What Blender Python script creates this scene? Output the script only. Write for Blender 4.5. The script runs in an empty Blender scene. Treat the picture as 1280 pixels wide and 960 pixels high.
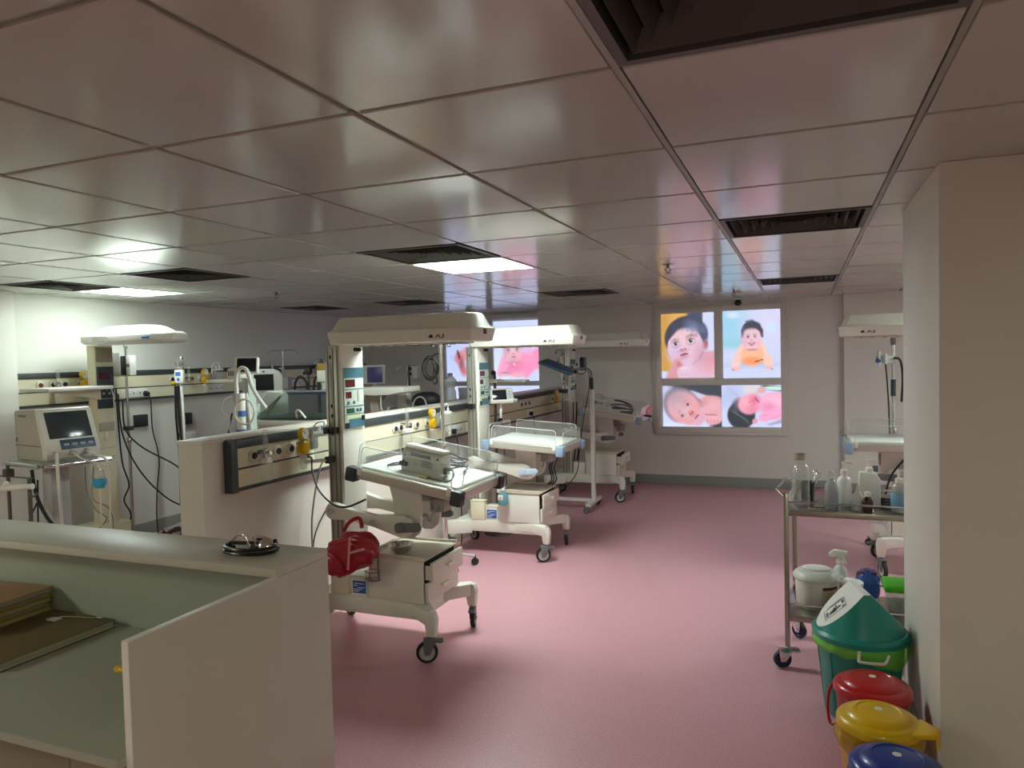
# Neonatal ward seen from the nurse counter: radiant warmers in a row, backlit baby pictures, bins and a trolley.
LIGHT_E, BACK_E, POSTER_E, EXPOSURE = 14.0, 11.0, 0.295, 1.85
import bpy, bmesh, math, random
import numpy as np
from mathutils import Vector as V, Matrix as Mx
random.seed(7)
SC = bpy.context.scene
COL = SC.collection
PI = math.pi

# ------------------------------------------------------------------ colour / materials
def lin(c):
    if isinstance(c, str):
        c = c.lstrip('#')
        c = tuple(int(c[i:i + 2], 16) / 255 for i in (0, 2, 4))
    return tuple((v / 12.92 if v <= 0.04045 else ((v + 0.055) / 1.055) ** 2.4) for v in c)

_M = {}
def mat(name, col='#808080', rough=0.5, metal=0.0, spec=0.5, emit=None, es=1.0, noise=0.0, nscale=30, coat=0.0, bump=0.0):
    if name in _M:
        return _M[name]
    m = bpy.data.materials.new(name)
    m.use_nodes = True
    nt = m.node_tree
    b = nt.nodes['Principled BSDF']
    c = lin(col)
    b.inputs['Base Color'].default_value = (*c, 1)
    b.inputs['Roughness'].default_value = rough
    b.inputs['Metallic'].default_value = metal
    b.inputs['Specular IOR Level'].default_value = spec
    b.inputs['Coat Weight'].default_value = coat
    if emit:
        b.inputs['Emission Color'].default_value = (*lin(emit), 1)
        b.inputs['Emission Strength'].default_value = es
    if noise or bump:
        tc = nt.nodes.new('ShaderNodeTexCoord')
        n = nt.nodes.new('ShaderNodeTexNoise')
        n.inputs['Scale'].default_value = nscale
        n.inputs['Detail'].default_value = 4
        nt.links.new(tc.outputs['Object'], n.inputs['Vector'])
        if noise:
            r = nt.nodes.new('ShaderNodeValToRGB')
            r.color_ramp.elements[0].position = 0.3
            r.color_ramp.elements[1].position = 0.7
            r.color_ramp.elements[0].color = (*[v * (1 - noise) for v in c], 1)
            r.color_ramp.elements[1].color = (*[min(1, v * (1 + noise)) for v in c], 1)
            nt.links.new(n.outputs['Fac'], r.inputs['Fac'])
            nt.links.new(r.outputs['Color'], b.inputs['Base Color'])
        if bump:
            bp = nt.nodes.new('ShaderNodeBump')
            bp.inputs['Strength'].default_value = bump
            bp.inputs['Distance'].default_value = 0.01
            nt.links.new(n.outputs['Fac'], bp.inputs['Height'])
            nt.links.new(bp.outputs['Normal'], b.inputs['Normal'])
    _M[name] = m
    return m

def clear(name, col='#ffffff', gloss=0.12, rough=0.03, opac=0.0, diff='#ffffff'):
    """thin clear plastic or glass: mostly see-through, fresnel gloss, some body colour"""
    if name in _M:
        return _M[name]
    m = bpy.data.materials.new(name)
    m.use_nodes = True
    nt = m.node_tree
    nt.nodes.clear()
    out = nt.nodes.new('ShaderNodeOutputMaterial')
    t = nt.nodes.new('ShaderNodeBsdfTransparent')
    t.inputs['Color'].default_value = (*lin(col), 1)
    g = nt.nodes.new('ShaderNodeBsdfGlossy')
    g.inputs['Roughness'].default_value = rough
    d = nt.nodes.new('ShaderNodeBsdfDiffuse')
    d.inputs['Color'].default_value = (*lin(diff), 1)
    m1 = nt.nodes.new('ShaderNodeMixShader')
    m1.inputs[0].default_value = opac
    nt.links.new(t.outputs[0], m1.inputs[1])
    nt.links.new(d.outputs[0], m1.inputs[2])
    lw = nt.nodes.new('ShaderNodeLayerWeight')
    lw.inputs['Blend'].default_value = 0.5
    pw = nt.nodes.new('ShaderNodeMath')
    pw.operation = 'POWER'
    pw.inputs[1].default_value = 3.0
    ma = nt.nodes.new('ShaderNodeMath')
    ma.operation = 'MULTIPLY_ADD'
    ma.inputs[1].default_value = gloss * 1.6
    ma.inputs[2].default_value = 0.03
    nt.links.new(lw.outputs['Facing'], pw.inputs[0])
    nt.links.new(pw.outputs[0], ma.inputs[0])
    m2 = nt.nodes.new('ShaderNodeMixShader')
    nt.links.new(ma.outputs[0], m2.inputs[0])
    nt.links.new(m1.outputs[0], m2.inputs[1])
    nt.links.new(g.outputs[0], m2.inputs[2])
    nt.links.new(m2.outputs[0], out.inputs['Surface'])
    _M[name] = m
    return m

# ------------------------------------------------------------------ mesh builder
class MB:
    def __init__(s):
        s.bm = bmesh.new()
        s.mi = 0
    def _add(s, t, M=None, bev=0.0, seg=2, ang=35):
        if bev > 0:
            es = [e for e in t.edges if len(e.link_faces) == 2 and e.calc_face_angle(0) > math.radians(ang)]
            if es:
                bmesh.ops.bevel(t, geom=es, offset=bev, segments=seg, profile=0.5, affect='EDGES', clamp_overlap=True)
        for f in t.faces:
            f.material_index = s.mi
        if M is not None:
            bmesh.ops.transform(t, matrix=M, verts=t.verts)
        me = bpy.data.meshes.new('tmp')
        t.to_mesh(me)
        t.free()
        s.bm.from_mesh(me)
        bpy.data.meshes.remove(me)
        return s
    def box(s, x0, x1, y0, y1, z0, z1, bev=0.0, M=None, seg=2):
        t = bmesh.new()
        bmesh.ops.create_cube(t, size=1)
        bmesh.ops.transform(t, matrix=Mx.Translation(((x0 + x1) / 2, (y0 + y1) / 2, (z0 + z1) / 2)) @ Mx.Diagonal((abs(x1 - x0), abs(y1 - y0), abs(z1 - z0), 1)), verts=t.verts)
        return s._add(t, M, bev, seg)
    def prism(s, poly, a, b, plane='xy', bev=0.0, M=None, seg=2):
        """poly in the plane's two axes, extruded from a to b along the third"""
        t = bmesh.new()
        def P(u, v, w):
            return {'xy': (u, v, w), 'xz': (u, w, v), 'yz': (w, u, v)}[plane]
        lo = [t.verts.new(P(u, v, a)) for u, v in poly]
        hi = [t.verts.new(P(u, v, b)) for u, v in poly]
        n = len(poly)
        t.faces.new(lo)
        t.faces.new(list(reversed(hi)))
        for i in range(n):
            t.faces.new((lo[i], hi[i], hi[(i + 1) % n], lo[(i + 1) % n]))
        bmesh.ops.recalc_face_normals(t, faces=t.faces)
        return s._add(t, M, bev, seg)
    def loft(s, rings, M=None, bev=0.0, caps=True):
        t = bmesh.new()
        R = [[t.verts.new(p) for p in r] for r in rings]
        n = len(R[0])
        for a, b in zip(R[:-1], R[1:]):
            for i in range(n):
                t.faces.new((a[i], a[(i + 1) % n], b[(i + 1) % n], b[i]))
        if caps:
            t.faces.new(list(reversed(R[0])))
            t.faces.new(R[-1])
        bmesh.ops.recalc_face_normals(t, faces=t.faces)
        return s._add(t, M, bev)
    def cyl(s, p0, p1, r0, r1=None, n=16, bev=0.0, M=None):
        p0, p1 = V(p0), V(p1)
        r1 = r0 if r1 is None else r1
        d = p1 - p0
        t = bmesh.new()
        bmesh.ops.create_cone(t, cap_ends=True, segments=n, radius1=r0, radius2=r1, depth=d.length)
        q = V((0, 0, 1)).rotation_difference(d).to_matrix().to_4x4()
        bmesh.ops.transform(t, matrix=Mx.Translation((p0 + p1) / 2) @ q, verts=t.verts)
        return s._add(t, M, bev, 2, 50)
    def lathe(s, prof, n=24, c=(0, 0, 0), M=None, sx=1.0, sy=1.0, close=False):
        t = bmesh.new()
        R = []
        for r, z in prof:
            if r < 1e-6:
                R.append([t.verts.new((c[0], c[1], c[2] + z))])
            else:
                R.append([t.verts.new((c[0] + sx * r * math.cos(2 * PI * i / n), c[1] + sy * r * math.sin(2 * PI * i / n), c[2] + z)) for i in range(n)])
        for a, b in zip(R[:-1], R[1:]):
            for i in range(n):
                j = (i + 1) % n
                if len(a) == 1 and len(b) == 1:
                    continue
                if len(a) == 1:
                    t.faces.new((a[0], b[j], b[i]))
                elif len(b) == 1:
                    t.faces.new((a[i], a[j], b[0]))
                else:
                    t.faces.new((a[i], a[j], b[j], b[i]))
        bmesh.ops.recalc_face_normals(t, faces=t.faces)
        return s._add(t, M)
    def tube(s, pts, r, n=8, smooth=True, sub=6, closed=False, M=None):
        P = [V(p) for p in pts]
        if smooth and len(P) > 2:
            Q = []
            m = len(P)
            rng = range(m) if closed else range(m - 1)
            for i in rng:
                g = (lambda k: P[k % m]) if closed else (lambda k: P[max(0, min(m - 1, k))])
                a, b, c, d = g(i - 1), g(i), g(i + 1), g(i + 2)
                for k in range(sub):
                    u = k / sub
                    Q.append(0.5 * ((2 * b) + (c - a) * u + (2 * a - 5 * b + 4 * c - d) * u * u + (3 * b - a - 3 * c + d) * u ** 3))
            if not closed:
                Q.append(P[-1])
            P = Q
        m = len(P)
        t = bmesh.new()
        rr = r if callable(r) else (lambda u: r)
        T = []
        for i in range(m):
            a = P[(i - 1) % m] if (closed or i > 0) else P[i]
            b = P[(i + 1) % m] if (closed or i < m - 1) else P[i]
            d = (b - a)
            T.append(d.normalized() if d.length > 1e-9 else V((0, 0, 1)))
        nrm = T[0].orthogonal().normalized()
        rings = []
        for i in range(m):
            if i:
                nrm = nrm - T[i] * nrm.dot(T[i])
                nrm = nrm.normalized() if nrm.length > 1e-6 else T[i].orthogonal().normalized()
            bi = T[i].cross(nrm)
            q = rr(i / max(1, m - 1))
            rings.append([t.verts.new(P[i] + q * (nrm * math.cos(2 * PI * k / n) + bi * math.sin(2 * PI * k / n))) for k in range(n)])
        prs = list(zip(rings[:-1], rings[1:]))
        if closed:
            prs.append((rings[-1], rings[0]))
        for a, b in prs:
            for k in range(n):
                t.faces.new((a[k], a[(k + 1) % n], b[(k + 1) % n], b[k]))
        if not closed:
            t.faces.new(list(reversed(rings[0])))
            t.faces.new(rings[-1])
        bmesh.ops.recalc_face_normals(t, faces=t.faces)
        return s._add(t, M)
    def ball(s, c, rx, ry=None, rz=None, M=None, n=16):
        t = bmesh.new()
        bmesh.ops.create_uvsphere(t, u_segments=n, v_segments=max(6, n // 2), radius=1)
        bmesh.ops.transform(t, matrix=Mx.Translation(c) @ Mx.Diagonal((rx, ry or rx, rz or rx, 1)), verts=t.verts)
        return s._add(t, M)
    def build(s, name, mats, parent=None, loc=None, rot=None):
        me = bpy.data.meshes.new(name)
        for f in s.bm.faces:
            f.smooth = True
        s.bm.to_mesh(me)
        s.bm.free()
        for m in (mats if isinstance(mats, (list, tuple)) else [mats]):
            me.materials.append(m)
        me.set_sharp_from_angle(angle=math.radians(38))
        o = bpy.data.objects.new(name, me)
        COL.objects.link(o)
        if parent:
            o.parent = parent
        if loc:
            o.location = loc
        if rot:
            o.rotation_euler = rot
        return o

def Tr(x, y, z): return Mx.Translation((x, y, z))
def Rx(a): return Mx.Rotation(a, 4, 'X')
def Ry(a): return Mx.Rotation(a, 4, 'Y')
def Rz(a): return Mx.Rotation(a, 4, 'Z')

def tag(o, label, cat, group=None):
    o['label'] = label
    o['category'] = cat
    if group:
        o['group'] = group
    return o
def thing(name, label, cat, loc=(0, 0, 0), rz=0, group=None):
    o = bpy.data.objects.new(name, None)
    o.empty_display_size = 0.1
    COL.objects.link(o)
    o.location = loc
    o.rotation_euler = (0, 0, rz)
    return tag(o, label, cat, group)
def struct(o):
    o['kind'] = 'structure'
    return o
def copy_tree(o, parent=None):
    c = o.copy()
    COL.objects.link(c)
    if parent:
        c.parent = parent
    for ch in list(o.children):
        copy_tree(ch, c)
    return c
def text(name, s, size, m, parent, M, depth=0.0006):
    cu = bpy.data.curves.new(name, 'FONT')
    cu.body = s
    cu.size = size
    cu.extrude = depth
    cu.align_x = 'CENTER'
    cu.align_y = 'CENTER'
    cu.resolution_u = 3
    if (s, size) not in _T:
        tmp = bpy.data.objects.new('tmp', cu)
        COL.objects.link(tmp)
        bpy.context.view_layer.update()
        _T[(s, size)] = bpy.data.meshes.new_from_object(tmp.evaluated_get(bpy.context.evaluated_depsgraph_get()))
        bpy.data.objects.remove(tmp)
        _T[(s, size)].materials.clear()
        _T[(s, size)].materials.append(m)
    o = bpy.data.objects.new(name, _T[(s, size)])
    COL.objects.link(o)
    o.parent = parent
    o.matrix_local = M
    return o
_T = {}

# ------------------------------------------------------------------ palette
white_paint = mat('white_enamel', '#e4e1d6', 0.35, noise=0.015, nscale=8)
white_plastic = mat('white_plastic', '#eceae2', 0.4)
cream_plastic = mat('cream_plastic', '#e3dcc4', 0.45)
mattress_m = mat('white_mattress', '#f2f3ef', 0.6, noise=0.01)
alu = mat('brushed_aluminium', '#b9b7b0', 0.38, metal=0.85)
chrome = mat('chrome', '#d8d8d6', 0.16, metal=1.0)
steel = mat('stainless_steel', '#a9a49b', 0.3, metal=0.95, noise=0.04, nscale=12)
dark_steel = mat('dull_steel', '#6e6a64', 0.4, metal=0.8)
black_plastic = mat('black_plastic', '#161617', 0.45)
black_rubber = mat('black_rubber', '#1b1b1c', 0.6)
grey_plastic = mat('grey_plastic', '#6d7074', 0.5)
dark_grey = mat('dark_grey_plastic', '#3c3f44', 0.5)
light_grey = mat('light_grey_plastic', '#b9bbb8', 0.45)
blue_grey = mat('blue_grey_plastic', '#8fa6bf', 0.45)
screen_m = mat('dark_screen', '#1e2124', 0.12)
teal_label = mat('teal_panel', '#457688', 0.4)
panel_m = mat('pale_green_panel', '#cfd8cc', 0.45)
red_led = mat('red_display', '#571a20', 0.25)
green_led = mat('green_display', '#1c5a3c', 0.25)
yellow_m = mat('yellow_plastic', '#e3b708', 0.35)
blue_label = mat('blue_label', '#2459a8', 0.5)
cable_black = mat('black_cable', '#141414', 0.5)
cable_white = mat('white_tube', '#e6e6e2', 0.4)
acrylic = clear('clear_acrylic', '#fafcfb', 0.28, 0.03, 0.05)
acrylic_edge = clear('acrylic_edge', '#f2f6f5', 0.45, 0.1, 0.55)
glass_m = clear('clear_glass', '#f6f9f8', 0.4, 0.02, 0.10)
smoke_acrylic = clear('smoky_acrylic', '#b4bcb8', 0.3, 0.04, 0.10, '#8b928e')
# ------------------------------------------------------------------ room shell
CEIL, FAR, LEFT = 2.35, 9.5, -6.2
wall_m = mat('wall_paint', '#dbdad3', 0.5, noise=0.012, nscale=3)
part_m = mat('partition_paint', '#dcd5cb', 0.45, noise=0.012, nscale=4)
pillar_m = mat('pillar_paint', '#dedcd3', 0.5, noise=0.015, nscale=3)

def floor_material():
    m = mat('pink_vinyl', '#cf98a2', 0.36, spec=0.45)
    nt = m.node_tree
    b = nt.nodes['Principled BSDF']
    tc = nt.nodes.new('ShaderNodeTexCoord')
    n = nt.nodes.new('ShaderNodeTexNoise')
    n.inputs['Scale'].default_value = 170
    n.inputs['Detail'].default_value = 2
    r = nt.nodes.new('ShaderNodeValToRGB')
    el = r.color_ramp.elements
    el[0].position, el[0].color = 0.30, (*lin('#bb8491'), 1)
    el[1].position, el[1].color = 0.72, (*lin('#dbacb4'), 1)
    e = el.new(0.5)
    e.color = (*lin('#cd98a2'), 1)
    v = nt.nodes.new('ShaderNodeTexVoronoi')
    v.inputs['Scale'].default_value = 60
    lt = nt.nodes.new('ShaderNodeMath')
    lt.operation = 'LESS_THAN'
    lt.inputs[1].default_value = 0.09
    mx = nt.nodes.new('ShaderNodeMixRGB')
    mx.inputs[2].default_value = (*lin('#8a5362'), 1)
    nt.links.new(tc.outputs['Object'], n.inputs['Vector'])
    nt.links.new(tc.outputs['Object'], v.inputs['Vector'])
    nt.links.new(n.outputs['Fac'], r.inputs['Fac'])
    nt.links.new(v.outputs['Distance'], lt.inputs[0])
    nt.links.new(lt.outputs[0], mx.inputs[0])
    nt.links.new(r.outputs['Color'], mx.inputs[1])
    nt.links.new(mx.outputs[0], b.inputs['Base Color'])
    return m

m = MB(); m.box(-6.4, 3.2, -4.2, 9.8, -0.1, 0)
struct(m.build('floor', floor_material()))
m = MB(); m.box(LEFT - 0.15, LEFT, -4.2, FAR + 0.2, 0, CEIL + 0.05)
struct(m.build('wall_left', wall_m))
m = MB(); m.box(LEFT, -3.405, FAR + 0.10, FAR + 0.25, 0, CEIL + 0.05)
struct(m.build('wall_far_recess', wall_m))
m = MB(); m.box(-3.405, 0.45, FAR, FAR + 0.25, 0, CEIL + 0.05)
struct(m.build('wall_far', wall_m))
m = MB(); m.box(0.45, 3.2, FAR - 0.12, FAR + 0.25, 0, CEIL + 0.05)
struct(m.build('wall_far_right', wall_m))
m = MB(); m.box(3.0, 3.15, -4.2, FAR, 0, CEIL + 0.05)
struct(m.build('wall_right', wall_m))
m = MB(); m.box(LEFT, 3.0, -4.15, -4.0, 0, CEIL + 0.05)
struct(m.build('wall_back', wall_m))
m = MB(); m.box(0.448, 1.7, 2.957, 3.945, 0, CEIL, 0.004)
struct(m.build('wall_pillar', pillar_m))
m = MB(); m.box(LEFT, -6.06, 3.2, 4.07, 0, CEIL, 0.004)
struct(m.build('wall_left_pier', pillar_m))
m = MB(); m.box(-3.405, 0.45, FAR - 0.014, FAR, 0, 0.125, 0.003); m.box(0.45, 3.0, FAR - 0.134, FAR - 0.12, 0, 0.125, 0.003)
struct(m.build('baseboard_far', mat('grey_skirting', '#8e938d', 0.45)))
m = MB(); m.box(LEFT, LEFT + 0.014, 4.07, FAR + 0.1, 0, 0.125, 0.003)
struct(m.build('baseboard_left', mat('grey_skirting', '#8e938d', 0.45)))
m = MB(); m.box(0.434, 0.448, 2.957, 3.945, 0, 0.1, 0.003); m.box(0.434, 1.7, 2.943, 2.957, 0, 0.1, 0.003)
struct(m.build('baseboard_pillar', mat('pale_skirting', '#c9c4b4', 0.45)))
# low partition that carries the second bed-head panel
m = MB(); m.box(-3.17, -3.0, 2.98, FAR, 0, 1.27); m.box(-3.18, -2.99, 2.97, FAR, 1.27, 1.292, 0.004)
struct(m.build('wall_partition', [part_m]))
m = MB(); m.box(-3.0, -2.99, 2.98, FAR, 0, 0.09, 0.003)
struct(m.build('baseboard_partition', mat('pale_skirting', '#c9c4b4', 0.45)))

# ------------------------------------------------------------------ ceiling grid
S = 0.6986
def gx(j): return -0.387 + S * j
def gy(i): return 1.641 + S * i
JX = [-9.2, -8.45, -7.6, -6.8, -5.78, -4.9, -4, -3, -2, -1, 0, 1, 2, 3, 4, 4.9]
IY = [-8.1, -7, -6, -5, -4, -3, -2, -1, 0, 1, 2, 2.95, 3.85, 4.82, 5.75, 6.65, 7.55, 8.45, 9.4, 10.3, 11.35]
VENTS = {(-3, 2.95): 'square black vent touching the lit ceiling panel in mid room',
         (-5.78, 2.95): 'black vent right of the lit panel over the left wall beds',
         (-7.6, 2.95): 'leftmost black vent, nearer than the lit panel at the left wall',
         (-7.6, 7.55): 'small far black vent near the left wall above the rear monitors',
         (-5.78, 7.55): 'far black vent just above and behind the nearest warmer canopy',
         (-3, 7.55): 'far black vent between the canopies and the four baby window',
         (0, 7.55): 'thin looking black vent right before the four baby window wall',
         (0, 2.95): 'black vent with pale fins on the right, left of the pillar top',
         (0, -1): 'largest black slatted vent cut by the top of the photo'}
LIGHTS = {(-3, 3.85): 'lit square ceiling panel in the middle of the room, behind the square black vent',
          (-7.6, 3.85): 'lit square ceiling panel over the left wall beds',
          (1, -5): 'added unseen fill light panel behind the viewpoint, right of the nurse desk',  # added out of view as fill for the counter side and pillar front
          (-6.8, -3): 'added unseen fill light panel behind the viewpoint, near the left wall',  # unseen extra panel, added as fill from the rear left
          (3, 5.75): 'added unseen fill light panel in the bay behind the pillar'}  # unseen panel added to brighten the right warmer and far wall
tile_m = mat('ceiling_tile_paint', '#b6b8b0', 0.15, spec=0.9, noise=0.015, nscale=2)
tbar_m = mat('ceiling_bar_paint', '#949a8f', 0.4)
m = MB()
G = 0.011
def key(d, j, i):
    for (a, b) in d:
        if abs(a - j) < 0.01 and abs(b - i) < 0.01:
            return d[(a, b)]
    return None
cells = []
for a, b in zip(JX[:-1], JX[1:]):
    for c, d in zip(IY[:-1], IY[1:]):
        x0, x1, y0, y1 = gx(a) + G, gx(b) - G, gy(c) + G, gy(d) - G
        if key(VENTS, a, c) or key(LIGHTS, a, c):
            cells.append((a, c, x0, x1, y0, y1))
            continue
        m.box(x0, x1, y0, y1, CEIL, CEIL + 0.018, 0.003, seg=1)
m.mi = 1
for a in JX:
    m.box(gx(a) - G + 0.0005, gx(a) + G - 0.0005, gy(IY[0]), gy(IY[-1]), CEIL + 0.010, CEIL + 0.017)
    if a in (0, 1):
        m.box(gx(a) - G + 0.003, gx(a) + G - 0.003, gy(IY[0]), gy(IY[-1]), CEIL - 0.001, CEIL + 0.018)
for c in IY:
    m.box(gx(JX[0]), gx(JX[-1]), gy(c) - G + 0.0005, gy(c) + G - 0.0005, CEIL + 0.010, CEIL + 0.017)
m.mi = 2
m.box(gx(JX[0]) - 0.2, gx(JX[-1]) + 0.2, gy(IY[0]) - 0.2, gy(IY[-1]) + 0.2, CEIL + 0.16, CEIL + 0.2)
struct(m.build('ceiling', [tile_m, tbar_m, mat('ceiling_void', '#2a2a2a', 0.9)]))

vent_frame = mat('vent_frame_paint', '#4a4744', 0.45)
vent_slat = mat('vent_slat_paint', '#66635f', 0.35)
vent_back = mat('vent_duct_black', '#0b0b0b', 0.8)
panel_frame = mat('light_panel_frame', '#d8d6d0', 0.4)
for (a, c, x0, x1, y0, y1) in cells:
    lab = key(VENTS, a, c)
    cx, cy, hx, hy = (x0 + x1) / 2, (y0 + y1) / 2, (x1 - x0) / 2, (y1 - y0) / 2
    if lab:
        t = thing('ceiling_vent', lab, 'vent', (cx, cy, CEIL), group='four way vents in the ceiling')
        f = MB()
        for r0, r1, z in ((1.0, 0.93, -0.004),):
            f.prism([(-hx, -hy), (hx, -hy), (hx * r1, -hy * r1), (-hx * r1, -hy * r1)], z, 0.03)
            f.prism([(-hx, hy), (hx, hy), (hx * r1, hy * r1), (-hx * r1, hy * r1)], z, 0.03)
            f.prism([(-hx, -hy), (-hx, hy), (-hx * r1, hy * r1), (-hx * r1, -hy * r1)], z, 0.03)
            f.prism([(hx, -hy), (hx, hy), (hx * r1, hy * r1), (hx * r1, -hy * r1)], z, 0.03)
        f.build('frame', vent_frame, t)
        for k in range(6):
            q = 0.88 - 0.142 * k
            q2 = q - 0.075
            s = MB()
            # one square of sloping fins
            tb = bmesh.new()
            o = [tb.verts.new((sx * hx * q, sy * hy * q, 0.002)) for sx, sy in ((-1, -1), (1, -1), (1, 1), (-1, 1))]
            i_ = [tb.verts.new((sx * hx * q2, sy * hy * q2, 0.045)) for sx, sy in ((-1, -1), (1, -1), (1, 1), (-1, 1))]
            for e in range(4):
                tb.faces.new((o[e], o[(e + 1) % 4], i_[(e + 1) % 4], i_[e]))
            ex = bmesh.ops.solidify(tb, geom=tb.faces[:], thickness=0.003)
            s._add(tb)
            s.build('slat', vent_slat, t)
        b = MB(); b.box(-hx, hx, -hy, hy, 0.075, 0.08)
        for sx in (-1, 1):
            b.box(sx * hx - 0.003, sx * hx + 0.003, -hy, hy, 0.03, 0.08)
            b.box(-hx, hx, sx * hy - 0.003, sx * hy + 0.003, 0.03, 0.08)
        b.build('duct', vent_back, t)
    else:
        lab = key(LIGHTS, a, c)
        t = thing('ceiling_light', lab, 'ceiling light', (cx, cy, CEIL), group='square light panels in the ceiling')
        f = MB(); w = 0.018
        f.box(-hx, hx, -hy, -hy + w, -0.003, 0.02, 0.001); f.box(-hx, hx, hy - w, hy, -0.003, 0.02, 0.001)
        f.box(-hx, -hx + w, -hy + w, hy - w, -0.003, 0.02, 0.001); f.box(hx - w, hx, -hy + w, hy - w, -0.003, 0.02, 0.001)
        f.build('frame', panel_frame, t)
        front = c > 0 and a < 2
        es = LIGHT_E * (.46 if a < -5 else 1) if front else (BACK_E if c < 0 else LIGHT_E * 1.0)
        d = MB(); d.box(-hx + w, hx - w, -hy + w, hy - w, 0.003, 0.02)
        d.build('diffuser', mat('lit_diffuser_%d' % int(es * 100), '#ffffff', 0.5, emit=('#effff8' if front else '#efffe0'), es=es), t)

# sprinklers, detectors
def sprinkler(x, y, lab):
    t = thing('fire_sprinkler', lab, 'sprinkler', (x, y, CEIL), group='sprinkler heads in the ceiling')
    s = MB(); s.lathe([(0, 0), (0.042, 0), (0.042, -0.004), (0.02, -0.01), (0, -0.01)], 18); s.build('escutcheon', chrome, t)
    s = MB(); s.cyl((0, 0, -0.01), (0, 0, -0.03), 0.011, n=10)
    for a in (-1, 1):
        s.tube([(0.009 * a, 0, -0.03), (0.02 * a, 0, -0.042), (0.006 * a, 0, -0.06)], 0.003, 6)
    s.cyl((0, 0, -0.06), (0, 0, -0.066), 0.006, n=8); s.build('head', dark_steel, t)
    s = MB(); s.cyl((0, 0, -0.066), (0, 0, -0.069), 0.022, n=12); s.build('deflector', dark_steel, t)
sprinkler(-0.90, 5.32, 'sprinkler head in the ceiling nearest to the four baby window side')
sprinkler(-0.66, 7.87, 'sprinkler head beside the small green detector before the four baby window')
sprinkler(-4.44, 5.36, 'sprinkler head in the ceiling over the left bed bay')
sprinkler(-4.1, 8.14, 'far sprinkler head just above the nearest warmer canopy end')
def detector(x, y, lab):
    t = thing('smoke_detector', lab, 'detector', (x, y, CEIL), group='detectors in the ceiling')
    s = MB(); s.cyl((0, 0, 0), (0, 0, -0.02), 0.06, 0.058, 20, 0.003); s.build('base', white_plastic, t)
    s = MB(); s.cyl((0, 0, -0.02), (0, 0, -0.06), 0.052, 0.042, 20, 0.006); s.build('sensor', mat('pale_green_detector', '#8fb3a4', 0.4), t)
detector(-0.67, 8.43, 'pale green detector in the ceiling before the four baby window')
detector(-4.07, 8.7, 'pale green detector in the ceiling before the far left window')
t = thing('dome_camera', 'black dome camera above the four baby window', 'camera', (-0.745, FAR, 2.312))
s = MB(); s.cyl((0, 0, 0), (0, -0.012, 0), 0.045, n=20, bev=0.002); s.build('mount', dark_grey, t)
s = MB(); s.lathe([(0.04, 0), (0.038, 0.02), (0.028, 0.034), (0.014, 0.042), (0, 0.044)], 20, M=Tr(0, -0.012, 0) @ Rx(PI / 2)); s.build('dome', mat('black_dome', '#0b0b0c', 0.1), t)

# ------------------------------------------------------------------ windows covered with backlit baby pictures
def canvas(w, h, bg):
    y, x = np.mgrid[0:h, 0:w]
    return np.dstack([np.full((h, w), v / 255.0) for v in bg]), (x + .5) / w, (y + .5) / h
def blend(C, mask, col):
    m_ = np.clip(mask, 0, 1)[..., None]
    C[:] = C * (1 - m_) + m_ * (np.array(col) / 255.0)
def ell(c, cx, cy, rx, ry, col, rot=0, soft=0.12, asp=1.0, a=1.0):
    C, X, Y = c
    r = math.radians(rot)
    dx, dy = (X - cx) * asp, Y - cy
    u, v = dx * math.cos(r) + dy * math.sin(r), -dx * math.sin(r) + dy * math.cos(r)
    d = np.sqrt((u / (rx * asp)) ** 2 + (v / ry) ** 2)
    blend(C, a * (1 + soft / 2 - d) / soft, col)
def rec(c, x0, y0, x1, y1, col, soft=0.02, a=1.0):
    C, X, Y = c
    blend(C, a * np.minimum(np.minimum(X - x0, x1 - X), np.minimum(Y - y0, y1 - Y)) / soft + 0.5, col)
def cap(c, x0, y0, x1, y1, r0, r1, col, soft=0.02, a=1.0):
    C, X, Y = c
    L = (x1 - x0) ** 2 + (y1 - y0) ** 2
    u = np.clip(((X - x0) * (x1 - x0) + (Y - y0) * (y1 - y0)) / L, 0, 1)
    d = np.hypot(X - x0 - u * (x1 - x0), Y - y0 - u * (y1 - y0))
    blend(C, a * ((r0 + (r1 - r0) * u - d) / soft + 0.5), col)
def grain(c, k):
    C = c[0]
    rng = np.random.RandomState(3)
    C += rng.uniform(-k, k, C.shape[:2])[..., None]
def eye(c, x, y, s, rot=0, asp=1.0):
    ell(c, x, y, s * 1.5, s * 1.15, (168, 120, 136), rot, 0.9, asp, a=.55)
    ell(c, x, y, s * 1.2, s * 0.68, (226, 216, 226), rot, 0.35, asp)
    ell(c, x, y - s * .02, s * 0.62, s * 0.66 * asp, (44, 36, 42), rot, 0.35, asp)
    r = math.radians(rot)
    dx, dy = math.cos(r) * s * 1.1, math.sin(r) * s * 1.1
    cap(c, x - dx, y - dy - s * .3, x, y - s * .62, s * .06, s * .11, (84, 60, 70), .014, .7)
    cap(c, x, y - s * .62, x + dx, y + dy - s * .3, s * .11, s * .06, (84, 60, 70), .014, .7)
    ell(c, x + s * .18, y - s * .22, s * 0.17, s * 0.17, (236, 236, 246), 0, 0.6, asp)
def shade(c, cx, cy, rx, ry, col, rot=0, asp=1.0, a=.6):
    ell(c, cx, cy, rx, ry, col, rot, 1.4, asp, a)

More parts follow.
